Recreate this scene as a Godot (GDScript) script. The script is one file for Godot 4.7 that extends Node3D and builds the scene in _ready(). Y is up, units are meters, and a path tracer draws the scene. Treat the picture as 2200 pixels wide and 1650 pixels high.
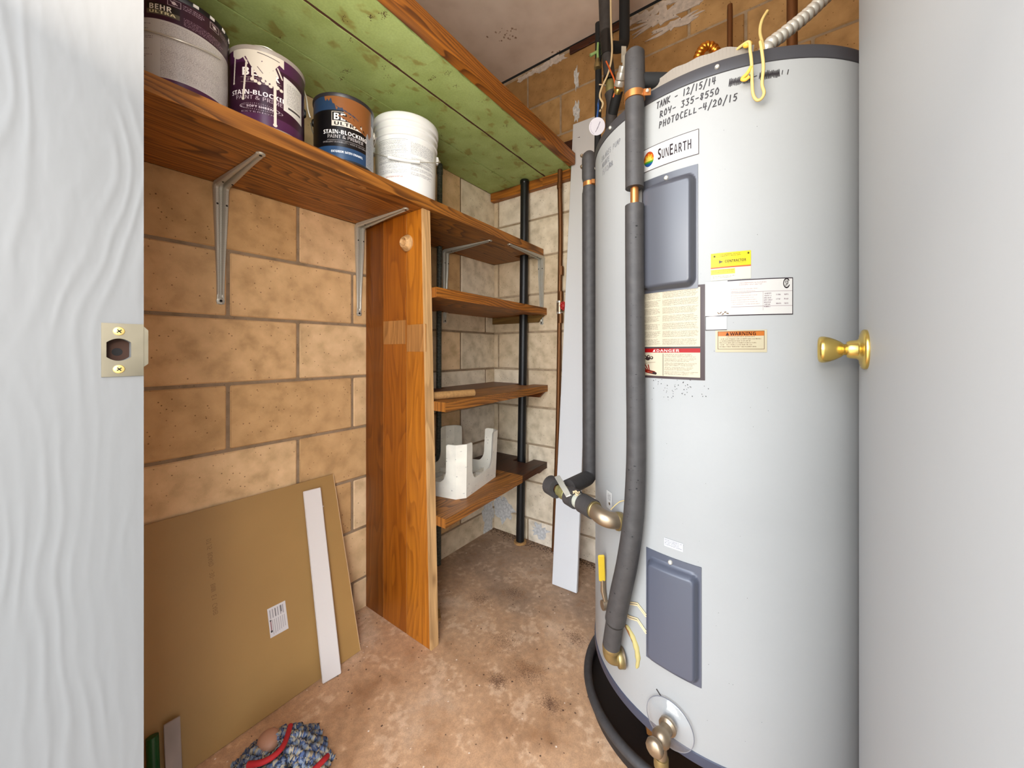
extends Node3D
# A block-walled water-heater closet seen through its open door. Metres, y up; the floor is y = 0.

const CAM_Y := 1.032          # camera height
const XL := -1.366            # face of the block wall on the shelf side
const ZB := -1.706            # face of the back block wall
const CEIL := 2.569
const COURSE := 0.2032        # block module
const ROW0 := 3.5058          # course line that passes at camera height
const TC := Vector2(-0.1343, -1.0953)   # axis of the water heater (x, z)
const TR := 0.31              # its radius

var M := {}
var used := {}
var rng := RandomNumberGenerator.new()

func _ready():
	rng.seed = 11
	setup_camera()
	setup_sky_and_light()
	make_materials()
	build_room()
	build_door()
	build_loft()
	build_shelving()
	build_wall_pipes()
	build_cans()
	build_leaning_boards()
	build_mop()
	build_heater()
	build_heater_plumbing()
	build_top_clutter()

func setup_camera():
	# level camera with a risen lens: focal length 801.7 px of a 2200 x 1650 frame, horizon at row 754.3
	var cam := Camera3D.new()
	cam.name = "camera"
	cam.projection = Camera3D.PROJECTION_FRUSTUM
	cam.keep_aspect = Camera3D.KEEP_HEIGHT
	cam.near = 0.02
	cam.far = 100.0
	cam.size = 2.0 * 0.02 * 825.0 / 801.707
	cam.frustum_offset = Vector2(0.0, -(825.0 - 754.28) / 801.707 * 0.02)
	cam.position = Vector3(0, CAM_Y, 0)
	cam.rotation.y = 0.6266
	add_child(cam)
	cam.current = true

func setup_sky_and_light():
	var env := Environment.new()
	env.background_mode = Environment.BG_SKY
	var sky := Sky.new()
	var sm := ProceduralSkyMaterial.new()
	sm.sky_top_color = Color(0.80, 0.84, 0.90)
	sm.sky_horizon_color = Color(0.92, 0.93, 0.93)
	sm.ground_bottom_color = Color(0.55, 0.54, 0.52)
	sm.ground_horizon_color = Color(0.66, 0.65, 0.63)
	sm.sky_energy_multiplier = 1.0
	sky.sky_material = sm
	env.sky = sky
	env.background_energy_multiplier = 6.5
	env.tonemap_mode = Environment.TONE_MAPPER_LINEAR
	env.tonemap_exposure = 2.0
	env.sdfgi_enabled = true
	env.ssao_enabled = true
	env.ssil_enabled = true
	var we := WorldEnvironment.new()
	we.name = "environment"
	we.environment = env
	add_child(we)
	# the photographer's soft flash in the doorway: one head aimed at the block wall, one bounced off the ceiling
	soft_flash("soft_flash", Vector3(-0.06, 1.20, 0.14), Vector3(0.0, 0.55, 0), 0.10, 0.20)
	soft_flash("bounce_flash", Vector3(-0.30, 1.45, 0.12), Vector3(1.15, 0.05, 0), 0.40, 0.72)

func soft_flash(n: String, at: Vector3, turn: Vector3, size: float, energy: float):
	var fl := AreaLight3D.new()
	fl.name = n
	fl.area_size = Vector2(size, size)
	fl.light_color = Color(1.0, 0.96, 0.91)
	fl.light_energy = energy
	fl.area_range = 8.0
	fl.shadow_enabled = true
	fl.position = at
	fl.rotation = turn
	add_child(fl)

# ---------------------------------------------------------------- naming

func numbered(n: String) -> String:
	if not used.has(n):
		used[n] = 0
		return n
	used[n] += 1
	return "%s_%03d" % [n, used[n]]

func tag(o, label := "", category := "", group := "", kind := ""):
	if label: o.set_meta("label", label)
	if category: o.set_meta("category", category)
	if group: o.set_meta("group", group)
	if kind: o.set_meta("kind", kind)
	return o

# a thing: a Node3D at its base, whose children are its parts
func thing(n: String, label: String, category: String, at := Vector3.ZERO, group := "") -> Node3D:
	var o := Node3D.new()
	o.name = numbered(n)
	o.position = at
	add_child(o)
	tag(o, label, category, group)
	return o

# a part (or sub-part): its shape is given in world coordinates
func part(parent: Node, n: String, mb: MB, mat: Material, label := "") -> MeshInstance3D:
	var mi := MeshInstance3D.new()
	mi.name = n
	mi.mesh = mb.commit()
	mi.material_override = mat
	mi.cast_shadow = GeometryInstance3D.SHADOW_CASTING_SETTING_ON
	var off := Vector3.ZERO
	var p = parent
	while p != self:
		off += p.position
		p = p.get_parent()
	mi.position = -off
	parent.add_child(mi, true)
	if label: mi.set_meta("label", label)
	return mi

# a thing that is one mesh
func single(n: String, mb: MB, mat: Material, label: String, category: String, group := "") -> MeshInstance3D:
	var mi := MeshInstance3D.new()
	mi.name = numbered(n)
	mi.mesh = mb.commit()
	mi.material_override = mat
	add_child(mi)
	tag(mi, label, category, group)
	return mi

func struct(n: String, mb: MB, mat: Material, label := "", parent: Node = null) -> MeshInstance3D:
	var mi := MeshInstance3D.new()
	mi.name = n
	mi.mesh = mb.commit()
	mi.material_override = mat
	(parent if parent else self).add_child(mi, true)
	if parent == null: tag(mi, label, "", "", "structure")
	return mi

# ---------------------------------------------------------------- mesh builder

class MB:
	var v := PackedVector3Array()
	var n := PackedVector3Array()
	var uv := PackedVector2Array()
	var col := PackedColorArray()
	var cur := Color.WHITE
	var colored := false

	func tri(a: Vector3, b: Vector3, c: Vector3, na: Vector3, nb: Vector3, nc: Vector3, ua := Vector2.ZERO, ub := Vector2.ZERO, uc := Vector2.ZERO):
		if (b - a).cross(c - a).dot(na + nb + nc) > 0.0:   # front faces run clockwise
			v.append(a); v.append(c); v.append(b)
			n.append(na); n.append(nc); n.append(nb)
			uv.append(ua); uv.append(uc); uv.append(ub)
		else:
			v.append(a); v.append(b); v.append(c)
			n.append(na); n.append(nb); n.append(nc)
			uv.append(ua); uv.append(ub); uv.append(uc)
		if colored:
			col.append(cur); col.append(cur); col.append(cur)

	func quad(a, b, c, d, na, nb, nc, nd, ua := Vector2.ZERO, ub := Vector2(1, 0), uc := Vector2(1, 1), ud := Vector2(0, 1)):
		tri(a, b, c, na, nb, nc, ua, ub, uc)
		tri(a, c, d, na, nc, nd, ua, uc, ud)

	func flat(a: Vector3, b: Vector3, c: Vector3, d: Vector3, nn: Vector3, g := 0, o := Vector2.ZERO):
		quad(a, b, c, d, nn, nn, nn, nn, guv(a, nn, g, o), guv(b, nn, g, o), guv(c, nn, g, o), guv(d, nn, g, o))

	# texture coordinates in metres: u runs along the grain axis g, v across it
	func guv(p: Vector3, nn: Vector3, g: int, o: Vector2) -> Vector2:
		var a := (g + 1) % 3
		var b := (g + 2) % 3
		if absf(nn[g]) > 0.8:
			return Vector2(p[a] * 0.3, p[b]) + o
		return Vector2(p[g], p[a] + p[b]) + o

	# box with chamfered edges; xf places it, size is full size, g the grain axis
	func box(xf: Transform3D, size: Vector3, bev := 0.002, g := 0, o := Vector2.ZERO):
		var h := size * 0.5
		bev = minf(bev, minf(h.x, minf(h.y, h.z)) * 0.9)
		for ax in 3:
			var a := (ax + 1) % 3
			var b := (ax + 2) % 3
			for s in [-1.0, 1.0]:
				var q := []
				for k in [[-1, -1], [1, -1], [1, 1], [-1, 1]]:
					var p := Vector3.ZERO
					p[ax] = s * h[ax]
					p[a] = k[0] * (h[a] - bev)
					p[b] = k[1] * (h[b] - bev)
					q.append(p)
				var nn := Vector3.ZERO
				nn[ax] = s
				put4(xf, q[0], q[1], q[2], q[3], nn, g, o)
			if bev <= 0.0: continue
			for sa in [-1.0, 1.0]:
				for sb in [-1.0, 1.0]:   # edge that runs along ax
					var e := []
					for k in [[0, -1], [0, 1], [1, 1], [1, -1]]:
						var p := Vector3.ZERO
						p[ax] = k[1] * (h[ax] - bev)
						p[a] = sa * (h[a] if k[0] == 0 else h[a] - bev)
						p[b] = sb * (h[b] - bev if k[0] == 0 else h[b])
						e.append(p)
					var nn := Vector3.ZERO
					nn[a] = sa * 0.7071
					nn[b] = sb * 0.7071
					put4(xf, e[0], e[1], e[2], e[3], nn, g, o)
		if bev > 0.0:
			for sx in [-1.0, 1.0]:
				for sy in [-1.0, 1.0]:
					for sz in [-1.0, 1.0]:
						var s := Vector3(sx, sy, sz)
						var a := s * (h - Vector3(0, bev, bev))
						var b := s * (h - Vector3(bev, 0, bev))
						var c := s * (h - Vector3(bev, bev, 0))
						var nn := s.normalized()
						var wn := (xf.basis * nn).normalized()
						tri(xf * a, xf * b, xf * c, wn, wn, wn, guv(a, nn, g, o), guv(b, nn, g, o), guv(c, nn, g, o))

	func put4(xf: Transform3D, a, b, c, d, nn: Vector3, g: int, o: Vector2):
		var wn := (xf.basis * nn).normalized()
		quad(xf * a, xf * b, xf * c, xf * d, wn, wn, wn, wn, guv(a, nn, g, o), guv(b, nn, g, o), guv(c, nn, g, o), guv(d, nn, g, o))

	# box given by two opposite corners
	func span(lo: Vector3, hi: Vector3, bev := 0.002, g := 0, o := Vector2.ZERO):
		var mid := (lo + hi) * 0.5
		box(Transform3D(Basis(), mid), (hi - lo).abs(), bev, g, o + Vector2(mid.x * 0.37 + mid.z, mid.y * 1.7 + mid.x))

	# tube along a path; r is a number or an array with one radius per point
	func tube(path: Array, r, seg := 14, caps := true):
		var np := path.size()
		var t := []
		for i in np:
			var d: Vector3 = path[mini(i + 1, np - 1)] - path[maxi(i - 1, 0)]
			t.append(d.normalized())
		var up := Vector3(0, 1, 0) if absf(t[0].y) < 0.9 else Vector3(1, 0, 0)
		var s: Vector3 = t[0].cross(up).normalized()
		var rings := []
		var norms := []
		var dist := 0.0
		var ds := []
		for i in np:
			s = (s - t[i] * s.dot(t[i])).normalized()
			var w: Vector3 = t[i].cross(s)
			var rr: float = r[i] if r is Array else r
			var sl := 0.0
			if r is Array and i > 0 and i < np - 1: sl = (r[i + 1] - r[i - 1]) / maxf(1e-6, path[i].distance_to(path[i - 1]) + path[i].distance_to(path[i + 1]))
			var ring := []
			var nr := []
			for k in seg + 1:
				var a := TAU * k / seg
				var nn: Vector3 = s * cos(a) + w * sin(a)
				ring.append(path[i] + nn * rr)
				nr.append((nn - t[i] * sl).normalized())
			rings.append(ring)
			norms.append(nr)
			if i > 0: dist += (path[i] - path[i - 1]).length()
			ds.append(dist)
		for i in np - 1:
			for k in seg:
				var u0 := float(k) / seg
				var u1 := float(k + 1) / seg
				quad(rings[i][k], rings[i][k + 1], rings[i + 1][k + 1], rings[i + 1][k], norms[i][k], norms[i][k + 1], norms[i + 1][k + 1], norms[i + 1][k], Vector2(u0, ds[i]), Vector2(u1, ds[i]), Vector2(u1, ds[i + 1]), Vector2(u0, ds[i + 1]))
		if caps:
			for e in [0, np - 1]:
				var nn: Vector3 = -t[0] if e == 0 else t[np - 1]
				for k in seg:
					tri(path[e], rings[e][k], rings[e][k + 1], nn, nn, nn)

	# profile of (radius, height) points turned about the y axis of xf; ref is the angle where u = 0.5
	func lathe(pr: Array, seg: int, xf: Transform3D, ref := 0.0, a0 := 0.0, a1 := TAU, v0 := 0.0, v1 := 1.0, crease := 0.75):
		var m := pr.size()
		var sn := []
		for i in m - 1:
			var d: Vector2 = pr[i + 1] - pr[i]
			sn.append(Vector2(d.y, -d.x).normalized() if d.length() > 1e-9 else Vector2(1, 0))
		for i in m - 1:
			var n0: Vector2 = sn[i]
			var n1: Vector2 = sn[i]
			if i > 0 and sn[i - 1].dot(sn[i]) > crease: n0 = (sn[i - 1] + sn[i]).normalized()
			if i < m - 2 and sn[i + 1].dot(sn[i]) > crease: n1 = (sn[i + 1] + sn[i]).normalized()
			for k in seg:
				var b0 := a0 + (a1 - a0) * k / seg
				var b1 := a0 + (a1 - a0) * (k + 1) / seg
				var p := []
				var q := []
				var uvs := []
				for c in [[b0, 0], [b1, 0], [b1, 1], [b0, 1]]:
					var pt: Vector2 = pr[i + c[1]]
					var nn: Vector2 = n1 if c[1] else n0
					var ca := cos(c[0])
					var sa := sin(c[0])
					p.append(xf * Vector3(pt.x * ca, pt.y, pt.x * sa))
					q.append((xf.basis * Vector3(nn.x * ca, nn.y, nn.x * sa)).normalized())
					uvs.append(Vector2((ref - c[0]) / TAU + 0.5, 1.0 - (pt.y - v0) / (v1 - v0)))
				quad(p[0], p[1], p[2], p[3], q[0], q[1], q[2], q[3], uvs[0], uvs[1], uvs[2], uvs[3])

	# flat outline pushed along z of xf by depth
	func prism(poly: PackedVector2Array, depth: float, xf: Transform3D, smooth := false, g := 0, o := Vector2.ZERO):
		var idx := Geometry2D.triangulate_polygon(poly)
		var nf := (xf.basis * Vector3(0, 0, 1)).normalized()
		for i in range(0, idx.size(), 3):
			for z in [0.0, depth]:
				var nn: Vector3 = nf if z > 0.0 else -nf
				if depth < 0.0: nn = -nn
				var q := []
				var w := []
				for k in 3:
					var pt := poly[idx[i + k]]
					var l := Vector3(pt.x, pt.y, z)
					q.append(xf * l)
					w.append(guv(l, Vector3(0, 0, 1), g, o))
				tri(q[0], q[1], q[2], nn, nn, nn, w[0], w[1], w[2])
		var np := poly.size()
		var cw := Geometry2D.is_polygon_clockwise(poly)
		var en := []
		for i in np:
			var d: Vector2 = poly[(i + 1) % np] - poly[i]
			var e := Vector2(d.y, -d.x).normalized()
			en.append(-e if cw else e)
		for i in np:
			var j := (i + 1) % np
			var na: Vector2 = en[i]
			var nb: Vector2 = en[i]
			if smooth:
				if en[i].dot(en[(i + np - 1) % np]) > 0.7: na = (en[i] + en[(i + np - 1) % np]).normalized()
				if en[i].dot(en[j]) > 0.7: nb = (en[i] + en[j]).normalized()
			var a3 := (xf.basis * Vector3(na.x, na.y, 0)).normalized()
			var b3 := (xf.basis * Vector3(nb.x, nb.y, 0)).normalized()
			var p0 := Vector3(poly[i].x, poly[i].y, 0)
			var p1 := Vector3(poly[j].x, poly[j].y, 0)
			var dz := Vector3(0, 0, depth)
			var nl := Vector3(en[i].x, en[i].y, 0)
			quad(xf * p0, xf * p1, xf * (p1 + dz), xf * (p0 + dz), a3, b3, b3, a3, guv(p0, nl, g, o), guv(p1, nl, g, o), guv(p1 + dz, nl, g, o), guv(p0 + dz, nl, g, o))

	func ball(c: Vector3, r: Vector3, seg := 14, rings := 8):
		for i in rings:
			for k in seg:
				var p := []
				var q := []
				for e in [[i, k], [i, k + 1], [i + 1, k + 1], [i + 1, k]]:
					var th: float = PI * e[0] / rings
					var ph: float = TAU * e[1] / seg
					var d := Vector3(sin(th) * cos(ph), cos(th), sin(th) * sin(ph))
					p.append(c + d * r)
					q.append((d / r).normalized())
				quad(p[0], p[1], p[2], p[3], q[0], q[1], q[2], q[3])

	# patch on an upright cylinder; angles in degrees from +z towards +x
	func patch(c: Vector2, r: float, t0: float, t1: float, y0: float, y1: float, seg := 12):
		for k in seg:
			var a0 := deg_to_rad(lerpf(t0, t1, float(k) / seg))
			var a1 := deg_to_rad(lerpf(t0, t1, float(k + 1) / seg))
			var n0 := Vector3(sin(a0), 0, cos(a0))
			var n1 := Vector3(sin(a1), 0, cos(a1))
			var b := Vector3(c.x, 0, c.y)
			var u0 := float(k) / seg
			var u1 := float(k + 1) / seg
			quad(b + n0 * r + Vector3(0, y0, 0), b + n1 * r + Vector3(0, y0, 0), b + n1 * r + Vector3(0, y1, 0), b + n0 * r + Vector3(0, y1, 0), n0, n1, n1, n0, Vector2(u0, 1), Vector2(u1, 1), Vector2(u1, 0), Vector2(u0, 0))

	func commit() -> ArrayMesh:
		var a := []
		a.resize(Mesh.ARRAY_MAX)
		a[Mesh.ARRAY_VERTEX] = v
		a[Mesh.ARRAY_NORMAL] = n
		a[Mesh.ARRAY_TEX_UV] = uv
		if colored: a[Mesh.ARRAY_COLOR] = col
		var m := ArrayMesh.new()
		m.add_surface_from_arrays(Mesh.PRIMITIVE_TRIANGLES, a)
		return m

# basis whose y axis points along d
func along(d: Vector3) -> Basis:
	var y := d.normalized()
	var x := (Vector3(1, 0, 0) if absf(y.x) < 0.9 else Vector3(0, 0, 1))
	x = (x - y * x.dot(y)).normalized()
	return Basis(x, y, x.cross(y))

# smooth curve through points
func curve(pts: Array, per := 6) -> Array:
	var out := []
	for i in pts.size() - 1:
		var p0: Vector3 = pts[maxi(i - 1, 0)]
		var p1: Vector3 = pts[i]
		var p2: Vector3 = pts[i + 1]
		var p3: Vector3 = pts[mini(i + 2, pts.size() - 1)]
		for k in per:
			out.append(p1.cubic_interpolate(p2, p0, p3, float(k) / per))
	out.append(pts[-1])
	return out

# path whose corners are rounded with radius r
func rounded(pts: Array, r: float, per := 6) -> Array:
	var out := [pts[0]]
	for i in range(1, pts.size() - 1):
		var a: Vector3 = pts[i] + (pts[i - 1] - pts[i]).normalized() * r
		var b: Vector3 = pts[i] + (pts[i + 1] - pts[i]).normalized() * r
		for k in per + 1:
			var t := float(k) / per
			out.append(a.lerp(pts[i], t).lerp(pts[i].lerp(b, t), t))
	out.append(pts[-1])
	return out

func on_tank(deg: float, y: float, off := 0.0) -> Vector3:
	var a := deg_to_rad(deg)
	return Vector3(TC.x + sin(a) * (TR + off), y, TC.y + cos(a) * (TR + off))

# ---------------------------------------------------------------- pictures

func noise(sd: int, freq: float, oct := 4) -> FastNoiseLite:
	var nz := FastNoiseLite.new()
	nz.seed = sd
	nz.noise_type = FastNoiseLite.TYPE_SIMPLEX_SMOOTH
	nz.frequency = freq
	nz.fractal_type = FastNoiseLite.FRACTAL_FBM
	nz.fractal_octaves = oct
	return nz

func tex(im: Image) -> ImageTexture:
	return ImageTexture.create_from_image(im)

func sstep(a: float, b: float, x: float) -> float:
	var t := clampf((x - a) / (b - a), 0.0, 1.0)
	return t * t * (3.0 - 2.0 * t)

# sawn wood: u (width) along the grain, v across
func wood_image(sd: int, w: int, h: int, dark: Color, light: Color, rings: float, wav: float, knots: int, fig := 1.0) -> Image:
	var im := Image.create(w, h, false, Image.FORMAT_RGB8)
	var a := noise(sd, 1.0, 3)
	var b := noise(sd + 7, 1.0, 2)
	var r := RandomNumberGenerator.new()
	r.seed = sd
	var ks := []
	for i in knots: ks.append(Vector3(r.randf(), r.randf(), r.randf_range(0.010, 0.022)))
	for y in h:
		var v := float(y) / h
		for x in w:
			var u := float(x) / w
			var q := v + a.get_noise_2d(u * 1.3, v * 2.6) * wav
			var kd := 0.0
			for k in ks:
				var dx: float = (u - k.x) * 2.2
				var dy: float = v - k.y
				var d = sqrt(dx * dx * 0.35 + dy * dy) / k.z
				if d < 6.0:
					q += signf(dy) * 0.5 * k.z * exp(-d * 0.6)
					kd = maxf(kd, exp(-d * d * 0.9))
			var f := fposmod(q * rings, 1.0)
			var line := pow(f, 2.2) * (1.0 - sstep(0.90, 1.0, f))
			var fib := b.get_noise_2d(u * 14.0, v * 260.0) * 0.16 + b.get_noise_2d(u * 3.0 + 40.0, v * 30.0) * 0.22
			var t := clampf(0.72 - line * 0.75 * fig + fib, 0.0, 1.0) * (1.0 - 0.8 * kd)
			im.set_pixel(x, y, dark.lerp(light, t))
	return im

func mottle(sd: int, s: int, lo: Color, mid: Color, hi: Color, freq: float, pores: int, pore: Color, grit := 0.10) -> Image:
	var im := Image.create(s, s, false, Image.FORMAT_RGB8)
	var a := noise(sd, freq, 4)
	var r := RandomNumberGenerator.new()
	r.seed = sd
	for y in s:
		for x in s:
			# blend four shifted copies so that the picture tiles
			var fx := float(x) / s
			var fy := float(y) / s
			var t := lerpf(lerpf(a.get_noise_2d(x, y), a.get_noise_2d(x - s, y), fx), lerpf(a.get_noise_2d(x, y - s), a.get_noise_2d(x - s, y - s), fx), fy)
			t = clampf(t * 1.7 + r.randf_range(-grit, grit), -1.0, 1.0)
			im.set_pixel(x, y, mid.lerp(hi, t) if t > 0.0 else mid.lerp(lo, -t))
	for i in pores:
		var cx := r.randi_range(0, s - 1)
		var cy := r.randi_range(0, s - 1)
		var rad := r.randf_range(0.5, 1.9)
		for y in range(-2, 3):
			for x in range(-2, 3):
				if x * x + y * y <= rad * rad:
					var px := posmod(cx + x, s)
					var py := posmod(cy + y, s)
					im.set_pixel(px, py, im.get_pixel(px, py).lerp(pore, r.randf_range(0.4, 0.9)))
	return im

func grey(sd: int, s: int, freq: float, lo: float, hi: float, pores := 0) -> Image:
	return mottle(sd, s, Color(lo, lo, lo), Color((lo + hi) / 2, (lo + hi) / 2, (lo + hi) / 2), Color(hi, hi, hi), freq, pores, Color(lo * 0.4, lo * 0.4, lo * 0.4))

# ---------------------------------------------------------------- print

var glyph_cache := {}

func text_tris(text: String, font: String, bold: bool) -> Array:
	var key := text + font + str(bold)
	if not glyph_cache.has(key):
		var t := TextMesh.new()
		var f := SystemFont.new()
		f.font_names = PackedStringArray([font])
		if bold: f.font_weight = 700
		t.font = f
		t.text = text
		t.font_size = 48
		t.pixel_size = 0.01
		t.depth = 0.0
		t.curve_step = 3.0
		var a := t.get_mesh_arrays()
		var vs: PackedVector3Array = a[Mesh.ARRAY_VERTEX]
		var id = a[Mesh.ARRAY_INDEX]
		var pts := PackedVector2Array()
		var lo := Vector2(1e9, 1e9)
		var hi := Vector2(-1e9, -1e9)
		var count: int = id.size() if id else vs.size()
		for i in count:
			var p: Vector3 = vs[id[i]] if id else vs[i]
			pts.append(Vector2(p.x, p.y))
			lo = lo.min(Vector2(p.x, p.y))
			hi = hi.max(Vector2(p.x, p.y))
		glyph_cache[key] = [pts, lo, hi]
	return glyph_cache[key]

# letters filled into a picture: the box (x, y, w, h) is filled by the text, y down
func stamp(im: Image, text: String, box: Rect2, c: Color, bold := false, font := "Droid Sans"):
	var g := text_tris(text, font, bold)
	var pts: PackedVector2Array = g[0]
	var lo: Vector2 = g[1]
	var sz: Vector2 = g[2] - g[1]
	var w := im.get_width()
	var h := im.get_height()
	var q := PackedVector2Array()
	for p in pts:
		q.append(Vector2(box.position.x + (p.x - lo.x) / sz.x * box.size.x, box.position.y + (1.0 - (p.y - lo.y) / sz.y) * box.size.y))
	for i in range(0, q.size(), 3):
		var a := q[i]
		var b := q[i + 1]
		var d := q[i + 2]
		var area := (b - a).cross(d - a)
		if absf(area) < 1e-6: continue
		var x0 := clampi(floori(minf(a.x, minf(b.x, d.x))), 0, w - 1)
		var x1 := clampi(ceili(maxf(a.x, maxf(b.x, d.x))), 0, w - 1)
		var y0 := clampi(floori(minf(a.y, minf(b.y, d.y))), 0, h - 1)
		var y1 := clampi(ceili(maxf(a.y, maxf(b.y, d.y))), 0, h - 1)
		for y in range(y0, y1 + 1):
			for x in range(x0, x1 + 1):
				var p := Vector2(x + 0.5, y + 0.5)
				var e0 := (b - a).cross(p - a) / area
				var e1 := (d - b).cross(p - b) / area
				var e2 := (a - d).cross(p - d) / area
				if e0 >= -0.02 and e1 >= -0.02 and e2 >= -0.02: im.set_pixel(x, y, c)

# small print: rows of word-like dashes
func small_print(im: Image, box: Rect2i, pitch: int, hgt: int, c: Color, sd: int, ragged := 0.25):
	var r := RandomNumberGenerator.new()
	r.seed = sd
	var y := box.position.y
	while y + hgt <= box.end.y:
		var x := box.position.x
		var stop := box.end.x - int(r.randf() * ragged * box.size.x)
		while x < stop:
			var l := r.randi_range(2, 9)
			for k in l:
				if x + k >= stop: break
				if r.randf() < 0.8:
					im.fill_rect(Rect2i(x + k, y + (0 if r.randf() < 0.3 else hgt / 3), 1, maxi(1, hgt - hgt / 3)), c.lerp(im.get_pixel(clampi(x + k, 0, im.get_width() - 1), clampi(y, 0, im.get_height() - 1)), r.randf() * 0.4))
			x += l + r.randi_range(1, 3)
		y += pitch

func line(im: Image, a: Vector2, b: Vector2, w: float, c: Color):
	var n := int((b - a).length() * 1.5) + 1
	for i in n + 1:
		var p := a.lerp(b, float(i) / n)
		dot(im, p, w * 0.5, c)

func dot(im: Image, p: Vector2, r: float, c: Color):
	for y in range(floori(p.y - r), ceili(p.y + r) + 1):
		for x in range(floori(p.x - r), ceili(p.x + r) + 1):
			if x >= 0 and y >= 0 and x < im.get_width() and y < im.get_height() and Vector2(x + 0.5, y + 0.5).distance_to(p) <= maxf(r, 0.6): im.set_pixel(x, y, c)

# ---------------------------------------------------------------- materials

func mat(rough: float, c: Color, metal := 0.0, albedo: Texture2D = null) -> StandardMaterial3D:
	var m := StandardMaterial3D.new()
	m.albedo_color = c
	m.roughness = rough
	m.metallic = metal
	if albedo: m.albedo_texture = albedo
	return m

func tri_mat(rough: float, c: Color, t: Texture2D, scale: float, world := true) -> StandardMaterial3D:
	var m := mat(rough, c, 0.0, t)
	m.uv1_triplanar = true
	m.uv1_world_triplanar = world
	m.uv1_scale = Vector3.ONE * scale
	return m

func relief(m: StandardMaterial3D, t: Texture2D, cm: float) -> StandardMaterial3D:
	m.heightmap_enabled = true
	m.heightmap_texture = t
	m.heightmap_scale = cm
	return m

func wood(t: Texture2D, c: Color, rough := 0.55, su := 0.5, sv := 1.67) -> StandardMaterial3D:
	var m := mat(rough, c, 0.0, t)
	m.uv1_scale = Vector3(su, sv, 1)
	return m

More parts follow.
